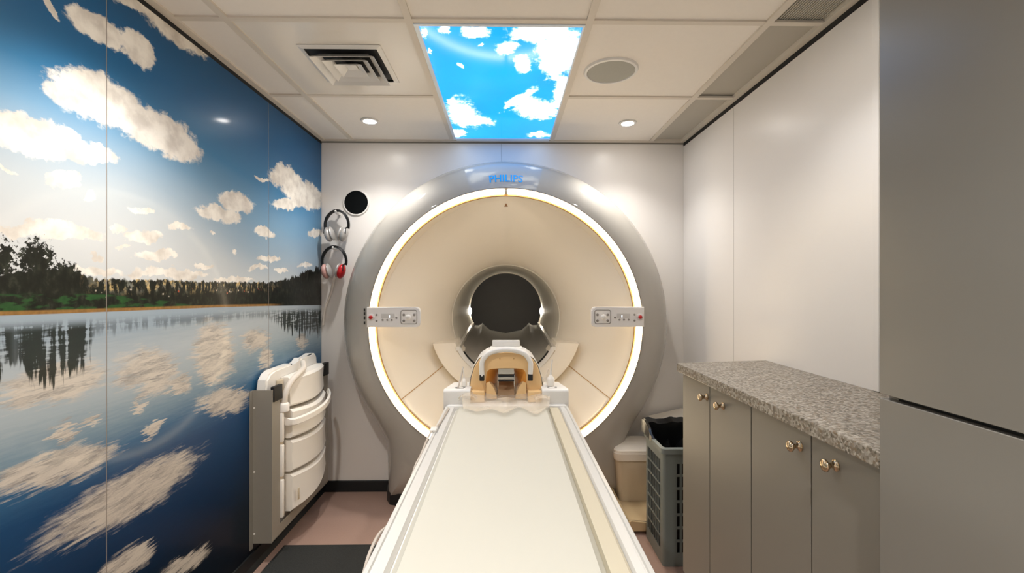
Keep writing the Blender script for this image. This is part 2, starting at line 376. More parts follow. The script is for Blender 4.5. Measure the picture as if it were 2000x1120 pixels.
def world_loc(o):
    return (world_loc(o.parent)+o.location-Vector(o.get('_b', (0, 0, 0)))) if o.parent else Vector(o.location)

def adopt(o, parent):
    o.parent = parent
    # meshes are drawn in world coordinates; top parents are translations only
    root = parent
    while root.parent: root = root.parent
    if parent is root: o.matrix_parent_inverse = Matrix.Translation(-Vector(root.location))

def thing(name, label, cat, loc=(0, 0, 0), group=None):
    e = bpy.data.objects.new(name, None); COL.objects.link(e); e.location = loc; e.empty_display_size = 0.1
    return tag(e, label, cat, group)

def tag(o, label, cat, group=None):
    o['label'] = label; o['category'] = cat
    if group: o['group'] = group
    return o

def dup(root, delta, label=None):
    def cp(o, parent):
        c = o.copy(); COL.objects.link(c)
        if parent is not None:
            c.parent = parent; c.matrix_parent_inverse = o.matrix_parent_inverse.copy()
        for ch in o.children: cp(ch, c)
        return c
    r = cp(root, None); r.location = Vector(root.location)+Vector(delta)
    if label: r['label'] = label
    return r
def B(): return bmesh.new()
def struct(name, bm, m, parent=None, smooth=False):
    o = obj(name, bm, m, parent, smooth=smooth)
    if parent is None: o['kind'] = 'structure'
    return o

# ------------------------------------------------------------------ room
LX, RX, BY, FY, CH = -1.104, 1.0825, 2.75, -1.35, 2.1035
CX, ZC = 0.004, 1.022          # gantry axis
struct('floor', box(B(), LX-.1, RX+.1, FY-.1, BY+.1, -.06, 0), 'floor')

def wall_side(name, x, sgn, breaks, m, z1):
    """backing slab with separate panels, small gaps between"""
    w = struct(name, box(B(), x+sgn*.006, x+sgn*.08, FY-.08, BY+.08, 0, CH+.1), 'cab')
    for a, b in zip(breaks[:-1], breaks[1:]):
        obj('panel', box(B(), min(x, x+sgn*.008), max(x, x+sgn*.008), a+.0013, b-.0013, .0, z1, .0008, 1), m, w, smooth=False)
        if b < BY: obj('joint_strip', box(B(), min(x+sgn*.0006, x+sgn*.005), max(x+sgn*.0006, x+sgn*.005), b-.0013, b+.0013, 0, z1), 'joint', w, smooth=False)
    return w
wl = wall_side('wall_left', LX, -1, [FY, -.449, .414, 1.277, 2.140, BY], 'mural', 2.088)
wr = wall_side('wall_right', RX, 1, [FY, -.449, .414, 1.277, 2.144, BY], 'wall', 2.083)
struct('shadow_strip_left', box(B(), LX-.003, LX+.001, FY, BY, 2.0885, CH+.003), 'black')  # black strip stands in for the shadow line below the ceiling
struct('shadow_strip_right', box(B(), RX-.001, RX+.003, FY, BY, 2.0835, CH+.003), 'black')  # same painted shadow line along the right wall
bm = B(); box(bm, RX-.011, RX, 1.290, 1.3145, 0.924, 2.083, .002); struct('trim_3', bm, 'wall')

# back wall: two panels round the opening for the gantry
wb = struct('wall_back', box(B(), LX-.08, LX-.07, BY, BY+.1, 0, CH+.1), 'wall')
def back_panel(x0, x1, side):
    """half of the wall with a semicircular cut-out: strips from the arc to the outer rectangle"""
    R = 0.80; n = 48; z0, z1 = 0.0, CH+.05; bm = B(); arc = []; out = []
    xo, xi = (x0, x1) if side < 0 else (x1, x0)
    for k in range(n+1):
        t = PI*k/n; sx_, cz_ = side*math.sin(t), math.cos(t)
        a = (xi+sx_*R, ZC+cz_*R); lim = 1e9
        if abs(sx_) > 1e-6: lim = min(lim, (xo-xi)/sx_)
        if cz_ > 1e-6: lim = min(lim, (z1-ZC)/cz_)
        if cz_ < -1e-6: lim = min(lim, (z0-ZC)/cz_)
        arc.append(a); out.append((xi+sx_*lim, ZC+cz_*lim))
    for cxr, czr in ((xo, z1), (xo, z0)):     # snap the nearest ray to each corner
        kk = min(range(n+1), key=lambda q: math.dist(out[q], (cxr, czr))); out[kk] = (cxr, czr)
    rows = [[(a[0], y, a[1]) for a in lst] for lst, y in ((arc, BY), (out, BY), (out, BY+.03), (arc, BY+.03))]
    quadgrid(bm, rows, close_u=True)
    obj('panel', bm, 'wall', wb, smooth=False)
back_panel(LX-.08, CX-.0285, -1); back_panel(CX-.0268, RX+.08, 1)
struct('trim_5', box(B(), CX-.04, CX-.015, BY+.031, BY+.033, 1.7, CH+.05), 'cab')
struct('wall_front', box(B(), LX-.1, RX+.1, FY-.1, FY, 0, CH+.1), 'wall')
struct('wall_rear', box(B(), -1.5, 1.5, 5.0, 5.05, -.2, 2.4), 'dark')
bm = B(); prism(bm, [(LX, 0), (LX+.022, 0), (LX+.008, .02), (LX+.006, .068), (LX, .07)], FY, BY, FXZ); struct('baseboard_left', bm, 'basebd')
bm = B(); box(bm, LX, CX-.70, BY-.012, BY, 0, .066, .003); struct('baseboard_back', bm, 'basebd')
bm = B(); box(bm, CX+.70, RX, BY-.012, BY, 0, .066, .003); struct('baseboard_right', bm, 'basebd')

# ceiling
ceil = struct('ceiling', box(B(), LX-.1, RX+.1, FY-.1, BY+.1, CH+.03, CH+.08), 'tee')
XB = [LX, -.917, -.319, .280, .876, RX]; YB = [FY, -.888, -.29, .308, .907, 1.505, 2.104, BY]
for i in range(5):
    for j in range(7):
        if i == 2 and j >= 5: continue
        x0, x1, y0, y1 = XB[i]+.001, XB[i+1]-.001, YB[j]+.001, YB[j+1]-.001
        zz, m = CH+.007, 'ceil_tile'
        if i == 4: zz, m = CH+.016, 'grey_tile'
        if i == 1 and j == 5: zz, m = CH+.0045, 'gloss_tile'
        t = obj('ceiling_tile', box(B(), x0, x1, y0, y1, zz, zz+.012), m, ceil, smooth=False)
        if i == 4 and j == 4:
            bm = B()
            for k in range(22):
                xx = x0+.012+k*.0085; box(bm, xx, xx+.0045, y0, y1, zz-.005, zz+.001)
            obj('rib', bm, 'grey_tile', t, smooth=False)
for x in XB[1:5]:
    obj('tee_bar', box(B(), x-.012, x+.012, FY, BY-.03, CH, CH+.008), 'tee', ceil, smooth=False)
for j, y in enumerate(YB[1:7]):
    for i in range(5):
        if i == 2 and y > 2: continue
        obj('cross_bar', box(B(), XB[i]+.012, XB[i+1]-.012, y-.011, y+.011, CH+.0008, CH+.0085), 'tee', ceil, smooth=False)
obj('edge_angle', box(B(), LX+.001, LX+.028, FY, BY, CH-.0005, CH+.02), 'tee', ceil, smooth=False)
obj('edge_angle', box(B(), RX-.026, RX-.001, FY, BY, CH-.0005, CH+.02), 'tee', ceil, smooth=False)
obj('edge_angle', box(B(), LX+.028, RX-.026, BY-.024, BY, CH-.0003, CH+.02), 'tee', ceil, smooth=False)
struct('trim_4', box(B(), LX, RX, BY-.002, BY, CH-.009, CH-.0006), 'cab')

# ------------------------------------------------------------------ ceiling fittings
sp = thing('sky_light_panel', 'backlit ceiling panel printed with blue sky and white clouds', 'light panel', (0, 2.1, CH))
obj('diffuser', box(B(), -.292, .262, 1.530, 2.688, CH+.004, CH+.012), 'skypanel', sp, smooth=False)
M['panel_edge'] = mat('panel_edge', '#dfe9f2', 0.3)
bm = B()
box(bm, -.307, -.291, 1.518, 2.70, CH-.002, CH+.012, .001, 1); box(bm, .261, .268, 1.518, 2.70, CH-.002, CH+.012, .001, 1)
box(bm, -.291, .261, 1.518, 1.531, CH-.002, CH+.012, .001, 1); box(bm, -.291, .261, 2.686, 2.722, CH-.002, CH+.012, .001, 1)
obj('frame', bm, 'panel_edge', sp, smooth=False)

def downlight(x, y, label, dim=1.0, deg=SPOT_DEG):
    t = thing('downlight', label, 'ceiling light', (x, y, CH), 'recessed ceiling spotlights')
    z = CH+.0065
    obj('trim_ring', lathe(B(), [(.0265, z-.001), (.034, z-.007), (.046, z-.006), (.0475, z-.001), (.046, z), (.0265, z)], (x, y, 0), 36, cap=False), 'white', t)
    obj('lamp', lathe(B(), [(.027, z-.002), (.022, z-.005), (.012, z-.007), (.001, z-.0075)], (x, y, 0), 28), 'lamp_glow', t)
    ld = bpy.data.lights.new('spot', 'SPOT'); ld.energy = DOWNLIGHT_W*dim; ld.color = WARM; ld.shadow_soft_size = .024
    ld.spot_size = math.radians(deg); ld.spot_blend = 1.0
    lo = bpy.data.objects.new('spot', ld); COL.objects.link(lo); lo.location = (x, y, z-.034); adopt(lo, t)
    return t
downlight(-.718, 2.421, 'small lit recessed spotlight beside the blue mural wall', .34)
downlight(.656, 2.431, 'small lit recessed spotlight right of the sky panel, towards the white wall', .30)
downlight(-.72, 1.20, 'added unseen spotlight in the ceiling tile nearer than the square vent', .80, 120)  # unseen lamp added for light, a guess at a matching row
downlight(.69, 1.27, 'recessed spotlight in the ceiling tile nearer than the round speaker', .25)
downlight(-.70, -.02, 'added unseen spotlight behind the viewer on the mural side')  # unseen lamp added to light the scene from the front
downlight(.42, -.02, 'added unseen spotlight behind the viewer on the cabinet side')  # another unseen lamp put in for front light

downlight(-.70, -.98, 'added unseen spotlight at the far end behind the viewer, mural side')  # added unseen lamp, more light from behind the camera
downlight(.42, -.98, 'added unseen spotlight at the far end behind the viewer, cupboard side')  # unseen, added with its pair to raise the front light

# square vent
vx, vy, vh = -.607, 1.812, .152
v = thing('air_vent', 'square white louvred air vent in the glossy ceiling tile', 'air vent', (vx, vy, CH))
def sq_frame(bm, ho, hi, z0, z1, zo=None):
    """square sloped louvre ring: outer half size ho at z0, inner hi at z1"""
    a = [(-1, -1), (1, -1), (1, 1), (-1, 1)]
    rows = [[(vx+s*ho, vy+t*ho, z0) for s, t in a], [(vx+s*hi, vy+t*hi, z1) for s, t in a],
            [(vx+s*hi, vy+t*hi, z1+.002) for s, t in a], [(vx+s*ho, vy+t*ho, z0+.002) for s, t in a]]
    quadgrid(bm, rows, close_u=True, close_v=True)
    return bm
zt = CH+.0045
obj('backing', box(B(), vx-.138, vx+.138, vy-.138, vy+.138, zt-.0015, zt-.0003), 'black', v, smooth=False)
obj('frame', sq_frame(B(), vh, vh-.018, zt-.003, zt-.008), 'white', v, smooth=False)
for k, h in enumerate((.120, .086, .052)):
    obj('louvre', sq_frame(B(), h, h-.030, zt-.030+.002*k, zt-.006), 'white', v, smooth=False)
bm = B(); box(bm, vx-.020, vx+.020, vy-.020, vy+.020, zt-.012, zt-.003, .002); obj('centre_plate', bm, 'white', v, smooth=False)
pts = [(vx+.01+.030*math.cos(t), vy+vh-.004+.034*math.sin(t)) for t in [PI*k/16 for k in range(17)]]
obj('damper_tab', prism(B(), pts, zt-.004, zt-.0008, FXY), 'grey_tile', v, smooth=False)

# round ceiling speaker
sx, sy = .430, 1.850
s = thing('ceiling_speaker', 'round ceiling speaker with grey grille and white rim', 'speaker', (sx, sy, CH))
z = CH+.007
obj('rim', lathe(B(), [(.094, z-.002), (.097, z-.009), (.106, z-.008), (.110, z-.002), (.110, z), (.094, z)], (sx, sy, 0), 56, cap=False), 'white', s)
obj('grille', lathe(B(), [(.0945, z-.001), (.0935, z-.006), (.06, z-.0085), (.001, z-.0095)], (sx, sy, 0), 48), 'grille2', s)
# back wall speaker
g_ = thing('wall_speaker', 'round black speaker grille with white rim on the back wall', 'speaker', (-.8957, BY, 1.736))
obj('rim', lathe(B(), [(.070, -.002), (.071, -.008), (.077, -.008), (.080, -.002), (.080, 0), (.070, 0)], (-.8957, BY, 1.736), 48, 'Y', cap=False), 'wall', g_)
obj('grille', lathe(B(), [(.0705, 0), (.070, -.006), (.045, -.008), (.001, -.0085)], (-.8957, BY, 1.736), 48, 'Y'), 'grille', g_)

# ------------------------------------------------------------------ MRI gantry
ga = thing('mri_scanner', 'large round white MRI scanner with glowing ring and open bore', 'MRI scanner', (CX, 2.7, 0))
RI, RO, YF, YW = .742, .938, 2.452, 2.690
def ang_dir(t): return (math.sin(t), math.cos(t))       # t = 0 at top
def outer_pt(t):
    """outline of the shell in X-Z, circle above, flaring into the foot below"""
    s, c = ang_dir(t); x, z = RO*s, ZC+RO*c
    return x, z
def foot_outline():
    # half outline from the top down the right side
    pts = []
    for k in range(0, 61):
        t = PI*.70*k/60; pts.append((RO*math.sin(t), ZC+RO*math.cos(t)))
    x, z = pts[-1]
    for p in spline([(x, z, 0), (.735, .425, 0), (.702, .36, 0), (.689, .30, 0), (.686, .2, 0), (.686, .0, 0)], 6)[1:]:
        pts.append((p.x, max(p.y, 0)))
    for k in range(1, 14): pts.append((.686*(1-k/13), 0.0))
    return pts
half = foot_outline()
outline = half+[(-x, z) for x, z in reversed(half[1:-1])]
NP = 14; rows = []
for k in range(NP+1):
    ph = PI/2*k/NP; row = []
    for x, z in outline:
        d = Vector((x, z-ZC)); L = d.length; u = d/L
        r = RI+(L-RI)*math.sin(ph)
        row.append((CX+u.x*r, YW-(YW-YF)*math.cos(ph), max(ZC+u.y*r, .002)))
    rows.append(row)
rows.append([(CX+x, BY+.002, max(z, .002)) for x, z in outline])
bm = B(); quadgrid(bm, rows, close_v=True); shell = obj('shell', bm, 'shell', ga)

def arc_band(bm, prof, a0=0, a1=2*PI, n=120, closed=True):
    """revolve (r, y) profile round the bore axis"""
    rows = []
    for k in range(n if closed else n+1):
        t = a0+(a1-a0)*k/n; s, c = ang_dir(t)
        rows.append([(CX+r*s, y, ZC+r*c) for r, y in prof])
    quadgrid(bm, rows, close_u=closed); return bm
obj('ring_edge', arc_band(B(), [(.7445, 2.456), (.7425, 2.449), (.7375, 2.449), (.7365, 2.47)]), 'btn', ga)
prof = [(.7365, 2.462)]+[(.7235+.013*math.cos(a), 2.462-.014*math.sin(a)) for a in [PI*k/8 for k in range(9)]]+[(.7105, 2.478)]
g0 = .013
obj('light_ring', arc_band(B(), prof, g0, 2*PI-g0, 160, False), 'ring_glow', ga)
obj('ring_joint', arc_band(B(), [(r, y+.002) for r, y in prof], -g0, g0, 4, False), 'pad', ga)
obj('ring_lip', arc_band(B(), [(.7112, 2.477), (.7095, 2.4755), (.703, 2.476), (.701, 2.49)]), 'groove', ga)  # tan colour stands in for orange ring light leaking into the groove

BR = .354; YB0 = 3.0
def dip(t):
    t = abs(((t+PI) % (2*PI))-PI)
    if t < PI/2: return .012+.155*math.sin(2*t)**1.3
    return .012
def cover_y(r, t):
    """depth of the front cover at radius r: mostly a cone, rounding into the bore"""
    y0 = 2.476+dip(t); u = max(0, min(1, 1-(r-BR)/(.703-BR))); ph = math.asin(u)
    return y0+(YB0-y0)*(.32*(1-math.cos(ph))+.68*u)
rows = []
NT = 144; NQ = 22
for k in range(NT):
    t = 2*PI*k/NT; s, c = ang_dir(t); row = [(.703, 2.4765)]
    for q in range(NQ+1):
        r = BR+(.703-BR)*(1-math.sin(PI/2*q/NQ)); row.append((r, cover_y(r, t)))
    rows.append([(CX+r*s, y, ZC+r*c) for r, y in row])
bm = B(); quadgrid(bm, rows, close_u=True); obj('front_cover', bm, 'beige', ga, angle=50)
obj('bore_rim', arc_band(B(), [(BR+.006, 2.992), (BR+.002, 2.986), (BR-.004, 2.992), (BR-.006, 3.02)]), 'bore', ga)
obj('bore_tube', arc_band(B(), [(BR-.005, 3.0), (BR-.005, 3.5), (BR-.005, 4.0), (BR-.005, 4.36)]), 'bore', ga)
obj('rear_rim', arc_band(B(), [(BR-.005, 4.36), (BR-.014, 4.365), (BR-.014, 4.38), (BR-.004, 4.385), (BR+.25, 4.40)]), 'beige', ga)
for sg in (-1, 1):
    bm = B(); bmesh.ops.create_uvsphere(bm, u_segments=16, v_segments=10, radius=1)
    bmesh.ops.scale(bm, vec=(.012, .026, .030), verts=bm.verts); bmesh.ops.translate(bm, vec=(CX+sg*(BR-.018), 4.34, 1.0), verts=bm.verts)
    obj('bore_glow_dot', bm, 'dot_glow', ga)  # white dot at the bore end, made to glow to light the bore
# seams between the upper cover and the lower cover panels, following the cover
for t in (math.radians(125.5), math.radians(-125.5)):
    rows = []
    for k in range(16):
        r = .470+(.700-.470)*k/15; y = cover_y(r, t)-.0018; s, c = ang_dir(t); w = .0022
        rows.append([(CX+r*s-c*w, y, ZC+r*c+s*w), (CX+r*s+c*w, y, ZC+r*c-s*w)])
    bm = B(); quadgrid(bm, rows); obj('cover_seam', bm, 'groove', ga)
# lower panels standing slightly proud on each side
for sg in (-1, 1):
    rows = []
    for k in range(25):
        r = .462+(.701-.462)*k/24; row = []
        for j in range(13):
            t = math.radians(126.5+(176-126.5)*j/12)*sg; s, c = ang_dir(t)
            lift = .010*min(1, min(k, 24-k, j*1.0+.01)/1.0)
            row.append((CX+r*s, cover_y(r, t)-lift, ZC+r*c))
        rows.append(row)
    bm = B(); quadgrid(bm, rows); obj('lower_cover', bm, 'beige', ga)
# collar round the lower half of the bore
zcut = .8915; rows = []
RCO, RCI = .455, .332
a_out = math.acos((zcut-ZC)/RCO); a_in = math.acos((zcut-ZC)/RCI)
for j in range(61):
    f = j/60; to = a_out+(2*PI-2*a_out)*f; ti = a_in+(2*PI-2*a_in)*f
    so, co = ang_dir(to); si, ci = ang_dir(ti)
    po = Vector((CX+RCO*so, 0, ZC+RCO*co)); pi_ = Vector((CX+RCI*si, 0, ZC+RCI*ci))
    mid = lambda u: po+(pi_-po)*u
    rows.append([(po.x, 2.84, po.z), (po.x, 2.708, po.z), tuple(mid(.03)+Vector((0, 2.700, 0))), tuple(mid(.5)+Vector((0, 2.706, 0))), tuple(mid(.90)+Vector((0, 2.722, 0))), tuple(pi_+Vector((0, 2.736, 0))), (pi_.x, 3.02, pi_.z)])
bm = B(); vs = quadgrid(bm, rows)
bm.faces.new(vs[0]); bm.faces.new(list(reversed(vs[-1])))
obj('bore_collar', bm, 'beige', ga, angle=30)
# triangle marker
t0 = 0.0
bm = B(); prism(bm, [(CX-.010, ZC+.652), (CX+.010, ZC+.652), (CX, ZC+.672)], cover_y(.66, 0)-.010, cover_y(.66, 0)-.004, FXZ); obj('centre_marker', bm, 'brown', ga, smooth=False)
# lettering on the top of the shell
def shell_text(body, r0, width, m):
    cu = bpy.data.curves.new('txt', 'FONT'); cu.body = body; cu.align_x = 'CENTER'; cu.offset = .022; cu.size = 1; cu.space_character = 1.02; cu.resolution_u = 3
    to = bpy.data.objects.new('txt', cu); COL.objects.link(to)
    bpy.context.view_layer.update()
    me = bpy.data.meshes.new_from_object(to.evaluated_get(bpy.context.evaluated_depsgraph_get()))
    bpy.data.objects.remove(to)
    bm = B(); bm.from_mesh(me); bpy.data.meshes.remove(me)
    bmesh.ops.subdivide_edges(bm, edges=bm.edges[:], cuts=1)
    xs = [v.co.x for v in bm.verts]; ys = [v.co.y for v in bm.verts]
    sc = width/(max(xs)-min(xs)); xm = (max(xs)+min(xs))/2; ym = (max(ys)+min(ys))/2
    for v in bm.verts:
        tx, ty = (v.co.x-xm)*sc, (v.co.y-ym)*sc
        r = r0+ty; ph = math.asin((r-RI)/(RO-RI)); t = tx/r0; s, c = ang_dir(t)
        v.co = (CX+r*s, YW-(YW-YF)*math.cos(ph)-.0012, ZC+r*c)
    return obj('lettering', bm, m, shell, smooth=False, label='blue PHILIPS lettering')
shell_text('PHILIPS', .795, .182, 'blue')
# side mark on the left of the shell
for k, zz in enumerate((1.105, 1.085, 1.062, 1.035)):
    x = CX-.757; obj('rating_mark', box(B(), x-.006, x+.002, YF-.0015, YF+.010, zz-.008, zz+.008), 'screw', shell, smooth=False)

# control panels
def control_panel(sg):
    xo, xi = CX+sg*.740, CX+sg*.456; x0, x1 = min(xo, xi), max(xo, xi); z0, z1 = 1.014, 1.121; yf = 2.425
    cor = (0, 1, 1, 0) if sg > 0 else (1, 0, 0, 1)
    bm = B(); prism(bm, rrect(x0, x1, z0, z1, .022, 6, cor), yf, yf+.022, FXZ)
    es = [e for e in bm.edges if all(abs(v.co.y-yf) < 1e-5 for v in e.verts)]
    bmesh.ops.bevel(bm, geom=es, offset=.005, segments=2, affect='EDGES')
    p = obj('control_panel', bm, 'console', ga)
    obj('bracket', box(B(), min(xo-sg*.05, xo), max(xo-sg*.05, xo), yf+.022, 2.50, z0+.02, z1-.02), 'console', ga, smooth=False)
    def X(u): return xo-sg*u
    def disc(u, z, r, h, m, nm='button'):
        obj(nm, lathe(B(), [(r, 0), (r, -h*.6), (r*.8, -h), (r*.3, -h*1.02)], (X(u), yf, z), 16, 'Y'), m, p)
    disc(.024, 1.067, .019, .003, 'white', 'button_ring'); 
    obj('stop_button', lathe(B(), [(.010, -.003), (.010, -.012), (.007, -.015), (.002, -.016)], (X(.024), yf, 1.067), 18, 'Y'), 'btn_red', p, label='red stop button')
    for u, z in ((.053, 1.080), (.053, 1.048)): disc(u, z, .0055, .004, 'btn')
    for u, z in ((.085, 1.053), (.110, 1.053), (.134, 1.053), (.158, 1.064)): disc(u, z, .0055, .004, 'btn')
    obj('display', box(B(), min(X(.078), X(.148)), max(X(.078), X(.148)), yf-.0012, yf+.001, 1.062, 1.086), 'console_dark', p, smooth=False).scale = (1, 1, 1)
    obj('led', box(B(), min(X(.1185), X(.1235)), max(X(.1185), X(.1235)), yf-.002, yf, 1.065, 1.077), 'led', p, smooth=False)
    bm = B(); ua, ub = sorted((X(.180), X(.268)))
    o_ = rrect(ua, ub, 1.030, 1.106, .012, 4); i_ = rrect(ua+.003, ub-.003, 1.033, 1.103, .010, 4)
    quadgrid(bm, [[(a, yf-.001, b) for a, b in o_], [(a, yf-.0022, b) for a, b in o_], [(a, yf-.0022, b) for a, b in i_], [(a, yf-.001, b) for a, b in i_]], close_u=False, close_v=True)
    obj('joystick_surround', bm, 'btn', p)
    for u, z in ((.197, 1.080), (.252, 1.080), (.197, 1.048), (.252, 1.048)): disc(u, z, .007, .005, 'btn')
    obj('joystick', lathe(B(), [(.007, 0), (.006, -.018), (.014, -.022), (.015, -.028), (.010, -.032), (.002, -.033)], (X(.225), yf, 1.068), 20, 'Y'), 'white', p)
control_panel(-1); control_panel(1)

# black kick strip round the foot
fp = [(-.694, BY), (-.694, 2.68), (-.685, 2.63), (-.655, 2.575), (-.58, 2.548), (-.25, 2.53), (0, 2.525), (.25, 2.53), (.58, 2.548), (.655, 2.575), (.685, 2.63), (.694, 2.68), (.694, BY)]
obj('kick_strip', prism(B(), [(CX+x, y) for x, y in fp], .0, .068, FXY), 'basebd', ga, smooth=False)

# trough through the bore
def trough_section(f):
    near = []
    for k in range(17):
        t = math.radians(116+(244-116)*k/16); s, c = ang_dir(t); near.append((.320*s, ZC-.020+.320*c))
    near.reverse()
    far = [(-.327, .880), (-.318, .868), (-.290, .862), (-.262, .860), (-.240, .868), (-.224, .884), (-.205, .862), (-.15, .815), (0, .786)]
    far = far+[(-x, z) for x, z in reversed(far[:-1])]
    return [(CX+a[0]+(b[0]-a[0])*f, a[1]+(b[1]-a[1])*f) for a, b in zip(near, far)]
rows = []
for k in range(11):
    f = k/10; y = 2.735+(4.385-2.735)*f; rows.append([(x, y, z) for x, z in trough_section(f**.55)])
bm = B(); quadgrid(bm, rows); bmesh.ops.solidify(bm, geom=bm.faces[:], thickness=.008); obj('bore_trough', bm, 'clear', ga, angle=60)
for sg in (-1, 1):
    bm = B(); a = [(CX+sg*.298, 2.715, .868), (CX+sg*.310, 3.3, .873), (CX+sg*.326, 4.38, .886)]
    b = [Vector(p)+Vector((-sg*.022, 0, .000)) for p in a]
    rows = []
    for p, q in zip(a, b):
        p = Vector(p); rows.append([p+Vector((0, 0, -.020)), p+Vector((0, 0, .004)), q+Vector((0, 0, .004)), q+Vector((0, 0, -.020))])
    vs = quadgrid(bm, rows, close_v=True); bm.faces.new(vs[0]); bm.faces.new(list(reversed(vs[-1])))
    obj('trough_rail', bm, 'clear', ga, smooth=False)
bm = B(); rows = []
for r, y in ((.328, 2.72), (.328, 2.75), (.306, 2.75), (.302, 2.72)):
    row = []
    for k in range(33):
        t = math.radians(116+128*k/32); s, c = ang_dir(t); row.append((CX+r*s, y, ZC-.020+r*c))
    rows.append(row)
quadgrid(bm, rows, close_u=True); obj('trough_edge', bm, 'white', ga)
bm = B(); rows = []
for r, y in ((.302, 2.717), (.302, 2.73), (.294, 2.73), (.294, 2.717)):
    rows.append([(CX+r*math.sin(math.radians(122+116*k/32)), y, ZC-.020+r*math.cos(math.radians(122+116*k/32))) for k in range(33)])
quadgrid(bm, rows, close_u=True); obj('trough_gap', bm, 'black', ga)
# beige floor cover on the right of the foot
bm = B(); prism(bm, [(.60, 0.010), (.832, .010), (.832, .056), (.622, .056), (.612, .066), (.60, .072)], 2.245, 2.60, FXZ)
bmesh.ops.bevel(bm, geom=[e for e in bm.edges if abs(e.verts[0].co.y-e.verts[1].co.y) < 1e-4 and e.verts[0].co.y < 2.3], offset=.01, segments=2, affect='EDGES')
obj('floor_cover', bm, 'beige2', ga)
bm = B(); rows = []
for y, h, x1 in ((2.25, .068, .622), (2.36, .082, .617), (2.45, .10, .606), (2.58, .125, .600)):
    rows.append([(.54, y, .01), (.54, y, h-.01), (.56, y, h), (x1-.02, y, h), (x1, y, h-.012), (x1, y, .01)])
vs = quadgrid(bm, rows); bm.faces.new(vs[0]); bm.faces.new(list(reversed(vs[-1]))); obj('floor_cover_ridge', bm, 'beige2', ga)

# ------------------------------------------------------------------ patient table
tb = thing('patient_table', 'long white patient table with cream mattress leading into the scanner', 'table', (CX, .9, 0))
TX0, TX1, TZ, TY0, TY1 = -.275, .288, .685, -.30, 2.12
bm = B(); prism(bm, [(TX0+.03, .585), (TX1-.03, .585), (TX1-.006, .625), (TX1-.006, .668), (TX0+.006, .668), (TX0+.006, .625)], TY0, TY1, FXZ); obj('table_body', bm, 'white', tb, smooth=False)
def rail(x_out, x_in):
    s = 1 if x_out > x_in else -1; w = abs(x_out-x_in)
    prof = [(x_out, .630), (x_out, .676), (x_out-s*.004, .683), (x_out-s*.014, .685), (x_out-s*.016, .680), (x_out-s*.020, .680), (x_out-s*.022, .685), (x_out-s*(w-.006), .683), (x_in, .672), (x_in, .630)]
    bm = B(); prism(bm, prof, TY0, TY1, FXZ); return obj('side_rail', bm, 'rail', tb, smooth=False)
rail(TX0, -.226); rail(TX1, .243)
rows = []
for k in range(41):
    y = TY0+.02+(2.06-TY0-.02)*k/40; row = []
    for j in range(25):
        u = j/24; x = -.2225+(.4205)*u; e = min(1, min(u, 1-u)/.05)
        row.append((x, y, .668+.022*e**.5-.010*math.sin(PI*u)))
    rows.append(row)
bm = B(); quadgrid(bm, rows)
vsb = [v for v in bm.verts]
obj('mattress', bm, 'matt', tb)
bm = B(); prism(bm, [(.198, .668), (.2425, .668), (.2425, .678), (.236, .683), (.200, .684)], TY0+.02, 2.05, FXZ); obj('side_pad', bm, 'pad', tb, smooth=False)
bm = B(); box(bm, -.17, .18, .25, 2.0, .068, .59, .02); obj('table_column', bm, 'ivory', tb)
bm = B(); box(bm, -.21, .22, .10, 2.2, 0, .07, .02); obj('table_foot', bm, 'ivory', tb)
# head-end plate with the two shoulders
bm = B(); box(bm, TX0+.01, TX1-.01, 2.06, 2.80, .655, .690, .008); obj('head_plate', bm, 'white', tb)
for sg in (-1, 1):
    xa, xb = (CX+sg*.287, CX+sg*.165); x0, x1 = sorted((xa, xb))
    prof = rrect(2.09, 2.27, .66, .756, .014, 3)
    bm = B(); prism(bm, prof, x0, x1, FYZ)
    for v in bm.verts:
        if abs(v.co.x-xa) < 1e-4 and v.co.y > 2.2: v.co.x -= sg*.03
    p = obj('shoulder_block', bm, 'white', tb)
    for dx in (-.018, .018):
        obj('socket', lathe(B(), [(.006, .7555), (.006, .7568), (.002, .7568)], (CX+sg*.215+dx, 2.135, 0), 10), 'screw', p)
    obj('slot', box(B(), CX+sg*.215-.02, CX+sg*.215+.02, 2.112, 2.117, .7555, .7568), 'btn', p, smooth=False)
# cable clipped along the left edge
path = spline([(-.250, 2.02, .689), (-.256, 1.85, .689), (-.262, 1.76, .690), (-.275, 1.70, .689), (-.2785, 1.62, .682), (-.2785, 1.50, .672), (-.283, 1.44, .664), (-.2795, 1.34, .655), (-.2795, 1.20, .65), (-.2795, 1.10, .655), (-.285, 1.03, .668), (-.286, .96, .664), (-.2795, .86, .652), (-.2795, .6, .65)], 8)
obj('edge_cable', tube(B(), path, .0038, 8), 'cable', tb)
bm = B(); box(bm, -.283, -.258, 1.70, 1.745, .683, .694, .003); obj('cable_clip', bm, 'white', tb)

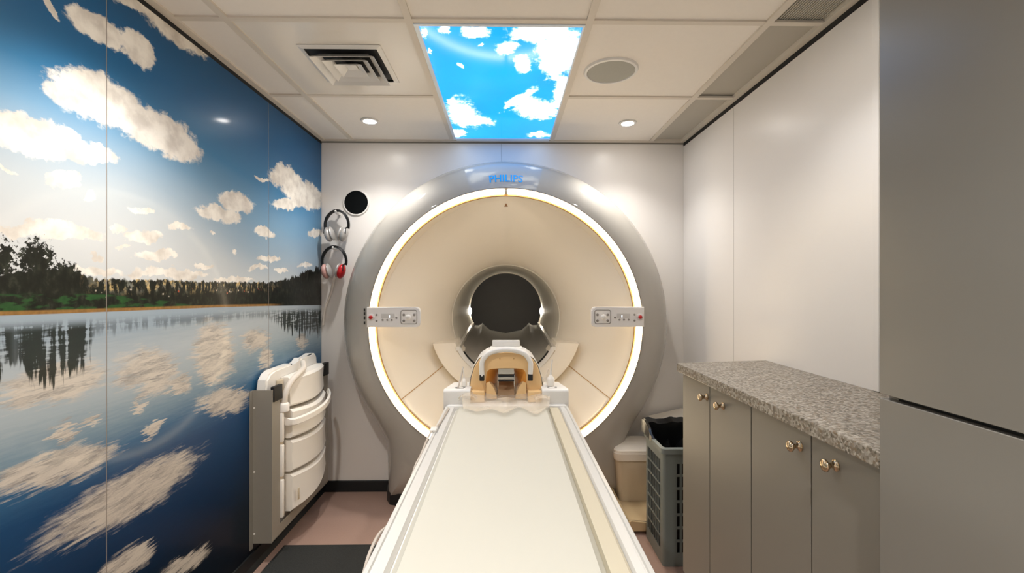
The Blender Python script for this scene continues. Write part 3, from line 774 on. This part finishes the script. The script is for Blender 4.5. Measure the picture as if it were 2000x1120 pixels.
# ------------------------------------------------------------------ head coil
hc = thing('head_coil', 'tan and white head coil with open face standing at the end of the table', 'head coil', (CX, 2.2, .69))
Y0 = 2.155
def coil_outline(k=1.0, z0=.700):
    h = [(.176, z0), (.174, .745), (.166, .80), (.150, .850), (.128, .884), (.095, .905), (.05, .916), (0, .919)]
    return [(CX+x*k, z) for x, z in h]+[(CX-x*k, z) for x, z in reversed(h[:-1])]
def opening(k=1.0, z0=.702):
    h = [(.094, z0), (.097, .76), (.096, .80), (.091, .826), (.078, .838), (.04, .841), (0, .842)]
    return [(CX+x*k, z0+(z-z0)*(.5+.5*k)) for x, z in h]+[(CX-x*k, z0+(z-z0)*(.5+.5*k)) for x, z in reversed(h[:-1])]
def resample(p, n):
    L = [0]
    for a, b in zip(p[:-1], p[1:]): L.append(L[-1]+math.dist(a, b))
    out = []
    for k in range(n):
        d = L[-1]*k/(n-1); i = 0
        while i < len(L)-2 and L[i+1] < d: i += 1
        f = (d-L[i])/max(1e-9, L[i+1]-L[i]); out.append((p[i][0]+(p[i+1][0]-p[i][0])*f, p[i][1]+(p[i+1][1]-p[i][1])*f))
    return out
N = 49
oc, oi = resample(coil_outline(), N), resample(opening(), N)
ocb = [(CX+(x-CX)*.93, .70+(z-.70)*.96) for x, z in oc]
def at(p, y): return [(x, y, z) for x, z in p]
bm = B(); quadgrid(bm, [at(oc, Y0+.02), at([(CX+(x-CX)*.985, .70+(z-.70)*.985) for x, z in oc], Y0+.003), at([(a[0]*.5+b[0]*.5, a[1]*.5+b[1]*.5) for a, b in zip(oc, oi)], Y0), at(oi, Y0+.004), at(oi, Y0+.014)])
obj('front_shell', bm, 'tan', hc)
bm = B(); quadgrid(bm, [at([(CX+(x-CX)*1.02, .70+(z-.70)*1.02) for x, z in oc], Y0+.018), at([(CX+(x-CX)*1.03, .70+(z-.70)*1.035) for x, z in oc], Y0+.05), at([(CX+(x-CX)*1.0, .70+(z-.70)*1.05) for x, z in oc], Y0+.18), at(ocb, Y0+.30)])
obj('back_shell', bm, 'white', hc)
oi2 = [(CX+(x-CX)*.86, .705+(z-.705)*.93) for x, z in oi]
bm = B(); vs = quadgrid(bm, [at(oi, Y0+.012), at([(CX+(x-CX)*.84, .705+(z-.705)*.95) for x, z in oi], Y0+.035), at([(CX+(x-CX)*.60, .70+(z-.70)*.86) for x, z in oi], Y0+.085), at([(CX+(x-CX)*.45, .70+(z-.70)*.80) for x, z in oi], Y0+.16)])
obj('inner_shell', bm, 'amber', hc)
for sg in (-1, 1):   # cushions lining the lower sides of the opening
    rows = []
    for k in range(7):
        f = k/6; y = Y0-.012+.12*f
        rows.append([(CX+sg*(.095-.004*f), y, .700), (CX+sg*(.094-.004*f), y, .775-.02*f), (CX+sg*(.080-.004*f), y, .782-.02*f), (CX+sg*(.058-.004*f), y, .750), (CX+sg*(.044-.004*f), y, .715), (CX+sg*.042, y, .700)])
    bm = B(); vs = quadgrid(bm, rows); bm.faces.new(vs[0]); bm.faces.new(list(reversed(vs[-1]))); obj('side_cushion', bm, 'tan', hc, angle=60)
bm = B(); rows = []
for k in range(12):
    f = k/11; y = 2.11+.22*f; rows.append([(CX+(.040-.004*f)*u, y, .700+.085*f**1.2+.012*u*u) for u in [-1+.25*q for q in range(9)]])
quadgrid(bm, rows); obj('neck_pad', bm, 'greybrown', hc)
for z0, z1, m in ((.812, .840, 'mirror'), (.800, .810, 'black'), (.786, .799, 'mirror'), (.778, .784, 'black')):
    obj('mirror' if m == 'mirror' else 'mirror_edge', box(B(), CX-.038, CX+.038, Y0+.010, Y0+.016, z0, z1, .001, 1), m, hc, smooth=False)
# white arched frame over the coil
arch = spline([(CX-.113, Y0-.014, .810), (CX-.115, Y0-.014, .842), (CX-.112, Y0-.013, .878), (CX-.088, Y0-.012, .911), (CX-.045, Y0-.011, .927), (CX, Y0-.010, .931), (CX+.045, Y0-.011, .927), (CX+.088, Y0-.012, .911), (CX+.112, Y0-.013, .878), (CX+.115, Y0-.014, .850), (CX+.113, Y0-.014, .818)], 6)
obj('arched_frame', tube(B(), arch, .0125, 12), 'white', hc)
for sg in (-1, 1):
    bm = B(); box(bm, CX+sg*.114-.011, CX+sg*.114+.011, Y0-.026, Y0-.002, .787, .816, .003); obj('clamp', bm, 'black', hc)
    bm = B(); box(bm, min(CX+sg*.100, CX+sg*.186), max(CX+sg*.100, CX+sg*.186), Y0-.045, Y0+.10, .6905, .742, .006); obj('base_lip', bm, 'tan', hc)
for sg in (-.030, .036):
    obj('screw', lathe(B(), [(.003, 0), (.003, -.003), (.001, -.003)], (CX+sg, Y0+.001, .888), 8, 'Y'), 'groove', hc)
bm = B(); box(bm, CX-.070, CX+.070, Y0+.14, Y0+.17, .924, .957, .004); obj('rear_bar', bm, 'white', hc)
bm = B(); box(bm, CX-.082, CX+.082, Y0+.12, Y0+.19, .897, .925, .006); obj('rear_mount', bm, 'ivory', hc)

# loose clear film in front of the coil
def film_sheet():
    rows = []
    for k in range(22):
        v = k/21; row = []
        for j in range(41):
            u = -1+2*j/40; x = CX+.205*u*(1-.10*v*v)
            y = 2.15-.20*v-.035*v*math.cos(3*PI*u)+.02*v*math.sin(7*u)
            z = .716+.040*(1-v)**2*(abs(u)**1.5)+.010*math.sin(9*u+4*v)*(1-v)*v*2-.018*v+.012*math.exp(-((v-.55)/.2)**2)*(1+math.cos(5*u))
            row.append((x, y, max(z, .6935)))
        rows.append(row)
    bm = B(); quadgrid(bm, rows); return bm
film = tag(obj('plastic_film', film_sheet(), 'film'), 'crumpled translucent plastic film spread on the mattress before the head coil', 'film')
for sg, r, xx in ((-1, .034, -.175), (1, .026, .165)):
    rows = []
    for k in range(9):
        y = 2.035+.10*k/8
        rows.append([(xx+CX+(r+.012*math.sin(3*k))*math.cos(a)*1.25*.9, y+.012*math.cos(2*a), .700+r*.4+r*math.sin(a)*.85) for a in [PI*q/14 for q in range(15)]])
    bm = B(); quadgrid(bm, rows); obj('film_roll', bm, 'film', film)

def bottle(x, y, z, s, lean, label):
    t = thing('squeeze_bottle', label, 'bottle', (x, y, z), 'squeeze bottles on the table shoulders')
    obj('body', lathe(B(), [(.016*s, 0), (.019*s, .003*s), (.019*s, .030*s), (.017*s, .036*s), (.008*s, .048*s), (.006*s, .052*s)], (x, y, z), 20), 'ivory', t)
    obj('nozzle', tube(B(), spline([(x, y, z+.050*s), (x+lean*.2, y, z+.075*s), (x+lean, y, z+.125*s)], 6), .004, 8, radii=[.0055*s-.0002*k for k in range(13)]), 'white', t)
    return t
bottle(CX-.200, 2.165, .757, .72, -.006, 'short white nozzle bottle standing left of the head coil')
bottle(CX+.212, 2.165, .757, 1.0, .008, 'taller white nozzle bottle standing right of the head coil')
tag(obj('plastic_rod', tube(B(), [(CX-.224, 2.12, .7575), (CX-.214, 2.16, .80), (CX-.206, 2.18, .845)], .0042, 8), 'cable'), 'thin grey rod leaning by the short bottle', 'rod')
tag(obj('plastic_rod', tube(B(), [(CX+.178, 2.22, .758), (CX+.190, 2.21, .79), (CX+.204, 2.20, .83)], .004, 8), 'hose'), 'thin white rod leaning between the coil and the taller bottle', 'rod')

# ------------------------------------------------------------------ wall rack with coil panel
rk = thing('wall_rack', 'grey metal channel rack fixed low on the mural wall', 'rack', (-1.06, 2.3, .1))
rx, ra, rb, rz0, rz1 = -1.018, 2.0, 2.625, .108, .776
obj('side_plate', box(B(), LX+.001, rx, ra, ra+.003, rz0, rz1), 'steel', rk, smooth=False)
obj('front_flange', box(B(), rx-.003, rx, ra+.003, ra+.072, rz0, rz1), 'steel', rk, smooth=False)
obj('wall_flange', box(B(), LX+.001, LX+.004, ra-.022, ra, rz0-.02, rz1), 'steel', rk, smooth=False)
obj('side_plate', box(B(), LX+.001, rx, rb-.003, rb, rz0, rz1), 'steel', rk, smooth=False)
obj('front_flange', box(B(), rx-.003, rx, rb-.06, rb-.003, rz0, rz1), 'steel', rk, smooth=False)
obj('bottom_tray', box(B(), LX+.001, rx, ra+.003, rb-.003, rz0, rz0+.003), 'steel', rk, smooth=False)
obj('front_bar', box(B(), rx-.003, rx, ra+.072, rb-.06, rz0, rz0+.048), 'steel', rk, smooth=False)
bm = B(); box(bm, rx-.012, rx+.006, ra+.010, ra+.085, rz1-.055, rz1+.012, .003); obj('rubber_pad', bm, 'black', rk)
bm = B(); box(bm, rx-.012, rx+.012, rb-.075, rb-.012, rz1-.045, rz1+.025, .003); obj('rubber_pad', bm, 'black', rk)
for z in (.15, .42, .70):
    obj('screw', lathe(B(), [(.004, 0), (.004, -.002), (.001, -.002)], (LX+.010, ra-.0, z), 8, 'Y'), 'ivory', rk)
cp = thing('coil_panel', 'white moulded plastic body coil stored upright in the grey wall rack', 'body coil', (-1.04, 2.3, .17))
pts = [(2.015, .1125), (2.015, .78), (2.025, .815), (2.05, .838), (2.09, .848), (2.26, .850), (2.30, .838), (2.34, .848), (2.37, .862), (2.40, .852), (2.50, .866), (2.535, .862), (2.55, .84), (2.56, .74), (2.56, .1125)]
bm = B(); prism(bm, pts, -1.092, -1.050, FYZ)
bmesh.ops.bevel(bm, geom=[e for e in bm.edges if all(v.co.x > -1.06 for v in e.verts)], offset=.008, segments=2, affect='EDGES'); obj('back_board', bm, 'ivory', cp, angle=30)
# spine strip and bulged front segments
segs = [(.668, .805), (.522, .655), (.365, .510), (.180, .352)]
for k, (z0, z1) in enumerate(segs):
    if k:
        bm = B(); box(bm, -1.05, -1.008, 2.0735, 2.096, z0, z1, .006); obj('edge_segment', bm, 'ivory', cp)
    rows = []; NY = 14
    for j in range(NY+1):
        u = j/NY; y = 2.140+(2.545-2.140)*u
        bx = -1.018+.052*math.sin(PI*(.12+.80*u))+(.006 if k else -.004)
        sag = .028*math.sin(PI*u)*(1 if k == 3 else .25)
        zb = z0-(sag if k < 3 else 0)+(.055*u*u*(k == 3)); zt = z1-.012*math.sin(PI*u)*(k > 0)
        rows.append([(-1.048, y, zb), (bx-.010, y, zb), (bx, y, zb+.010), (bx-.004, y, (zb+zt)/2), (bx, y, zt-.012), (bx-.012, y, zt), (-1.048, y, zt)])
    bm = B(); vs = quadgrid(bm, rows); bm.faces.new(vs[0]); bm.faces.new(list(reversed(vs[-1]))); obj('front_segment', bm, 'ivory', cp, angle=40)
bm = B(); box(bm, -1.05, -1.030, 2.097, 2.136, .18, .80, .006); obj('spine_strip', bm, 'bin', cp)
hp = spline([(-1.03, 2.105, .615), (-.985, 2.13, .600), (-.945, 2.25, .605), (-.935, 2.37, .618), (-.955, 2.48, .637), (-.985, 2.54, .650)], 6)
rows = []
for p in hp: rows.append([p+Vector((0, 0, -.018)), p+Vector((.010, 0, -.012)), p+Vector((.010, 0, .012)), p+Vector((0, 0, .018)), p+Vector((-.008, 0, 0))])
bm = B(); vs = quadgrid(bm, rows, close_v=True); bm.faces.new(vs[0]); bm.faces.new(list(reversed(vs[-1]))); obj('grip_bar', bm, 'ivory', cp)
hs = spline([(-1.015, 2.100, .685), (-1.010, 2.105, .735), (-1.000, 2.14, .785), (-.992, 2.20, .812), (-1.00, 2.27, .826), (-1.03, 2.33, .845)], 8)
obj('cable_hose', tube(B(), hs, .014, 12), 'hose', cp)
obj('hose_collar', lathe(B(), [(.020, .655), (.024, .660), (.024, .690), (.020, .696), (.015, .698)], (-1.015, 2.100, 0), 20), 'ivory', cp)
bm = B(); box(bm, -.977, -.973, 2.155, 2.168, .225, .28, .001); obj('label_recess', bm, 'bin', cp)

# ------------------------------------------------------------------ headsets on the back wall
def headset(x, z, R, left_m, right_m, label, tilt):
    y = 2.695
    t = thing('headset', label, 'headphones', (x, y, z), 'headsets hanging on the back wall')
    arc = []
    for k in range(25):
        a = math.radians(-22+224*k/24); arc.append((x+R*math.cos(a), y-.010*math.sin(a*2), z+R*1.12*math.sin(a)))
    rows = []
    for i, p in enumerate(arc):
        p = Vector(p); d = Vector((p.x-x, 0, p.z-z)).normalized(); w = .019 if 4 < i < 20 else .012
        rows.append([p+Vector((0, -w, 0)), p+d*.009+Vector((0, -w*.5, 0)), p+d*.009+Vector((0, w*.5, 0)), p+Vector((0, w, 0)), p-d*.004+Vector((0, w*.5, 0)), p-d*.004+Vector((0, -w*.5, 0))])
    bm = B(); vs = quadgrid(bm, rows, close_v=True); bm.faces.new(vs[0]); bm.faces.new(list(reversed(vs[-1])))
    obj('headband', bm, 'hp_black', t)
    for sg, mm in ((-1, left_m), (1, right_m)):
        px, pz = x+sg*R*.60, z-R*.98
        rot = Matrix.Rotation(sg*math.radians(tilt), 4, 'Y')
        def cup(bm, rx_, ry_, rz_, off):
            bmesh.ops.create_uvsphere(bm, u_segments=20, v_segments=12, radius=1)
            bmesh.ops.scale(bm, vec=(rx_, ry_, rz_), verts=bm.verts)
            bmesh.ops.translate(bm, vec=off, verts=bm.verts); bmesh.ops.rotate(bm, cent=(0, 0, 0), matrix=rot, verts=bm.verts)
            bmesh.ops.translate(bm, vec=(px, y-.012, pz), verts=bm.verts); return bm
        c = obj('ear_cup', cup(B(), .022, .036, .044, (sg*.006, 0, 0)), mm, t)
        obj('ear_cushion', cup(B(), .012, .034, .042, (-sg*.016, 0, 0)), 'hp_silver', c)
        obj('yoke', tube(B(), [(x+sg*R*.94, y-.004, z-R*.35), (px+sg*.020, y-.030, pz+.032), (px+sg*.022, y-.038, pz+.002)], .0045, 8), 'hp_black', t)
    hk = thing('wall_hook', 'white peg holding the '+('upper' if z > 1.5 else 'lower')+' headset on the back wall', 'hook', (x, BY, z+R))
    obj('peg', tube(B(), [(x, BY, z+R*1.12-.014), (x, 2.685, z+R*1.12-.014), (x, 2.672, z+R*1.12-.002)], .006, 8), 'white', hk)
    obj('peg_plate', lathe(B(), [(.014, 0), (.014, -.004), (.008, -.005)], (x, BY, z+R*1.12-.014), 16, 'Y'), 'white', hk)
    return t
headset(-.992, 1.602, .066, 'hp_silver', 'hp_silver', 'black banded headset with silver grey ear cups, hanging above the other one', 16)
headset(-1.008, 1.388, .068, 'hp_pink', 'hp_red', 'black banded headset with a bright red ear cup hanging below the other', 14)
tag(obj('air_hose', tube(B(), spline([(-1.004, 2.70, 1.292), (-1.022, 2.71, 1.24), (-1.050, 2.735, 1.17), (-1.082, 2.742, 1.09), (-1.092, 2.742, 1.0)], 8), .007, 10), 'hose'), 'thin white hose hanging down from the headset with the red cup', 'hose')

# ------------------------------------------------------------------ cabinets on the right
DX = .715
def knob(y, z, parent):
    x = DX
    obj('knob', lathe(B(), [(.012, 0), (.0125, -.002), (.008, -.004), (.0055, -.010), (.0055, -.015), (.010, -.019), (.0135, -.023), (.013, -.027), (.008, -.030), (.002, -.031)], (x, y, z), 28, 'X'), 'brass', parent, angle=75)
def base_cabinet(y0, ym, y1, label, kz, k1, k2):
    c = thing('base_cabinet', label, 'cabinet', ((DX+RX)/2, (y0+y1)/2, 0), 'grey base cabinets under the worktop')
    obj('body', box(B(), DX+.019, RX-.001, y0+.001, y1-.001, .08, .889), 'cab_in' if 0 else 'cab', c, smooth=False)
    obj('plinth', box(B(), DX+.05, RX-.001, y0+.001, y1-.001, 0, .08), 'cab', c, smooth=False)
    obj('gap_backing', box(B(), DX+.0175, DX+.019, y0+.003, y1-.003, .085, .886), 'cab_in', c, smooth=False)
    for a, b, ky in ((y0, ym, k1), (ym, y1, k2)):
        bm = B(); box(bm, DX, DX+.017, a+.0022, b-.0022, .085, .886, .001, 1); d = obj('door', bm, 'cab', c, smooth=False)
        knob(ky, kz, d)
    return c
base_cabinet(1.3138, 1.5826, 1.8235, 'grey two-door base cabinet with brass knobs, nearest the back wall', .836, 1.483, 1.604)
base_cabinet(.826, 1.0534, 1.3133, 'grey two-door base cabinet with brass knobs, next to the tall cupboard', .840, .974, 1.094)
wt = B(); box(wt, .688, RX-.0005, .8255, 1.845, .890, .9225, .0025)
for v in wt.verts:
    if v.co.y > 1.8: v.co.y += (v.co.x-.88)*.15
tag(obj('worktop', wt, 'worktop', smooth=False), 'speckled grey stone-look worktop over the grey base cabinets', 'worktop')
TX = .686
tc = thing('tall_cupboard', 'tall plain grey cupboard reaching the ceiling at the right edge', 'cupboard', (.88, .3, 0))
obj('end_panel', box(B(), TX+.0185, RX-.013, .8055, .8245, 0, 2.083), 'cab_tall', tc, smooth=False)
obj('carcass', box(B(), TX+.019, RX-.001, -.40, .8050, .08, 2.082), 'cab_in', tc, smooth=False)
obj('plinth', box(B(), TX+.05, RX-.001, -.40, .8050, 0, .08), 'cab_tall', tc, smooth=False)
for z0, z1 in ((.085, 1.0228), (1.0310, 2.081)):
    for y0, y1 in ((-.398, .200), (.204, .8243)):
        bm = B(); box(bm, TX, TX+.018, y0, y1, z0, z1, .001, 1); obj('door', bm, 'cab_tall', tc, smooth=False)

# ------------------------------------------------------------------ hamper, bins
hm = thing('laundry_hamper', 'grey slotted plastic hamper lined with a black bag', 'hamper', (.87, 2.1, 0))
hx0, hx1, hy0, hy1, hz = .692, 1.045, 1.985, 2.235, .518
def slot_wall(name, a0, a1, cols, rows_, fixed, thick, ax, z0=0.0, z1=hz):
    """wall with rectangular through holes; cols = list of (start, end) holes, rows_ likewise"""
    bm = B()
    def bx(a, b, c, d):
        if b-a < 1e-4 or d-c < 1e-4: return
        if ax == 'X': box(bm, a, b, fixed, fixed+thick, c, d)
        else: box(bm, fixed, fixed+thick, a, b, c, d)
    zz = z0
    for r0, r1 in rows_:
        bx(a0, a1, zz, r0); aa = a0
        for c0, c1 in cols: bx(aa, c0, r0, r1); aa = c1
        bx(aa, a1, r0, r1); zz = r1
    bx(a0, a1, zz, z1)
    return obj(name, bm, 'hamper', hm, smooth=False)
rws = [(.060+.0575*k, .060+.0575*k+.046) for k in range(7)]
slot_wall('front_wall', hx0+.012, hx1-.012, [(.752+.0235*k, .752+.0235*k+.0135) for k in range(11)], rws, hy0, .004, 'X')
slot_wall('rear_wall', hx0+.012, hx1-.012, [(.752+.0235*k, .752+.0235*k+.0135) for k in range(11)], rws, hy1-.004, .004, 'X')
rws2 = [(.060+.0575*k, .060+.0575*k+.050) for k in range(7)]
slot_wall('side_wall', hy0+.012, hy1-.012, [(2.026+.0225*k, 2.026+.0225*k+.0195) for k in range(8)], rws2, hx0, .004, 'Y')
slot_wall('side_wall', hy0+.012, hy1-.012, [(2.026+.0225*k, 2.026+.0225*k+.0195) for k in range(8)], rws2, hx1-.004, .004, 'Y')
for cxx, cyy, a0 in ((hx0+.012, hy0+.012, 180), (hx1-.012, hy0+.012, 270), (hx1-.012, hy1-.012, 0), (hx0+.012, hy1-.012, 90)):
    rows = []
    for r in (.012, .008):
        rows.append([(cxx+r*math.cos(math.radians(a0+90*k/6)), cyy+r*math.sin(math.radians(a0+90*k/6))) for k in range(7)])
    bm = B(); poly = rows[0]+list(reversed(rows[1])); prism(bm, poly, 0, hz, FXY); obj('corner_post', bm, 'hamper', hm)
obj('base', box(B(), hx0+.004, hx1-.004, hy0+.004, hy1-.004, .002, .012), 'hamper', hm, smooth=False)
o_ = rrect(hx0-.010, hx1+.010, hy0-.010, hy1+.010, .02, 5); i_ = rrect(hx0+.004, hx1-.004, hy0+.004, hy1-.004, .012, 5)
bm = B(); quadgrid(bm, [[(a, b, hz-.022) for a, b in o_], [(a, b, hz) for a, b in o_], [(a, b, hz+.004) for a, b in i_], [(a, b, hz-.02) for a, b in i_]], close_v=True); obj('rim', bm, 'hamper', hm)
# black bag: inside sack plus folded rim
bag = thing('bin_bag', 'crumpled black plastic bag lining the grey hamper', 'bag', (.87, 2.1, .06))
def wob(a, s): return s*(math.sin(7*a+1.3)+.6*math.sin(13*a+.4)+.5*math.sin(23*a))
def bag_loop(ins, z, s, zs):
    p = rrect(hx0+ins, hx1-ins, hy0+ins, hy1-ins, .02, 8); out = []
    p = resample(p+[p[0]], 97)[:-1]
    for k, (a, b) in enumerate(p):
        t = 2*PI*k/96; cx_, cy_ = (hx0+hx1)/2, (hy0+hy1)/2; f = 1+wob(t, s)
        out.append((cx_+(a-cx_)*f, cy_+(b-cy_)*f, z+wob(t+.7, zs)))
    return out
lift = lambda loop: [(x, y, z+.045*max(0, min(1, (y-2.06)/.15))) for x, y, z in loop]
bm = B(); vs = quadgrid(bm, [bag_loop(.014, .03, 0, 0), bag_loop(.012, .12, .006, 0), bag_loop(.014, .30, .010, .004), lift(bag_loop(.010, .44, .012, .006)), lift(bag_loop(.006, .515, .004, .004))], close_v=True)
bm.faces.new(list(reversed(vs[0]))); obj('sack', bm, 'liner', bag)
fr = lambda z, ins, s: [(x, y, zz) for x, y, zz in lift(bag_loop(ins, z, s, .004))]
bm = B(); quadgrid(bm, [fr(.515, .006, .004), fr(.536, -.006, .010), fr(.530, -.016, .012), [(x, y, z-(.035*max(0, min(1, (y-2.10)/.08)))) for x, y, z in fr(.505, -.017, .016)]], close_v=True); 
for v in bm.verts:      # only the back and the rear left hang over the rim; the front is tucked inside
    w = max(0, min(1, (v.co.y-2.07)/.07)); w = w*w*(3-2*w)
    cx_, cy_ = (hx0+hx1)/2, (hy0+hy1)/2
    ix, iy = max(hx0+.010, min(hx1-.010, v.co.x)), max(hy0+.010, min(hy1-.010, v.co.y))
    v.co.x = ix+(v.co.x-ix)*w; v.co.y = iy+(v.co.y-iy)*w; v.co.z = v.co.z*w+(min(v.co.z, .506))*(1-w)
obj('folded_rim', bm, 'liner', bag)
bm = B(); rows = []
for k in range(9):
    rows.append([(.72+.30*j/10, 2.02+.20*k/8, .36+.05*math.sin(3*k+j)+.06*math.sin(1.7*j+k*.8)+.05*k/8) for j in range(11)])
quadgrid(bm, rows); obj('crumpled_fold', bm, 'liner', bag)

def round_box(bm, secs, r, n=6):
    """stack of rounded-rectangle sections (x0,x1,y0,y1,z)"""
    rows = [[(a, b, z) for a, b in rrect(x0, x1, y0, y1, rr, n)] for x0, x1, y0, y1, z, rr in secs]
    vs = quadgrid(bm, rows, close_v=True); bm.faces.new(list(reversed(vs[0]))); bm.faces.new(vs[-1]); return bm
pb = thing('pedal_bin', 'small cream waste bin with pale lid and clear liner beside the scanner foot', 'waste bin', (.70, 2.58, .057))
obj('body', round_box(B(), [(.625, .80, 2.475, 2.655, .0575, .03), (.600, .825, 2.455, 2.670, .315, .035)], .03), 'bin', pb)
obj('liner_skirt', round_box(B(), [(.596, .829, 2.451, 2.674, .285, .036), (.590, .835, 2.445, 2.680, .325, .038), (.598, .828, 2.452, 2.672, .328, .036)], .03), 'binliner', pb)
obj('lid', round_box(B(), [(.594, .831, 2.448, 2.678, .328, .038), (.594, .831, 2.448, 2.678, .340, .038), (.605, .820, 2.460, 2.668, .352, .036), (.64, .785, 2.50, 2.63, .358, .03)], .03), 'binliner', pb)
bm = B(); prism(bm, [(.845, .0), (1.06, .0), (1.06, .480), (1.02, .486), (.855, .440), (.845, .428)], 2.42, 2.715, FXZ)
bmesh.ops.bevel(bm, geom=bm.edges[:], offset=.008, segments=2, affect='EDGES')
st = thing('storage_tub', 'cream sloping-topped tub tucked behind the hamper in the corner', 'tub', (.95, 2.57, 0)); obj('body', bm, 'bin', st)
bm = B(); prism(bm, [(.840, .436), (1.064, .487), (1.064, .502), (.840, .451)], 2.412, 2.722, FXZ); bmesh.ops.bevel(bm, geom=bm.edges[:], offset=.005, segments=2, affect='EDGES'); obj('lid', bm, 'binliner', st)

# ------------------------------------------------------------------ floor mat
bm = B(); box(bm, -1.045, -.36, 1.15, 2.165, .0005, .009, .003); mt = obj('floor_mat', bm, 'mat', smooth=False)
tag(mt, 'dark charcoal floor mat beside the patient table', 'mat')
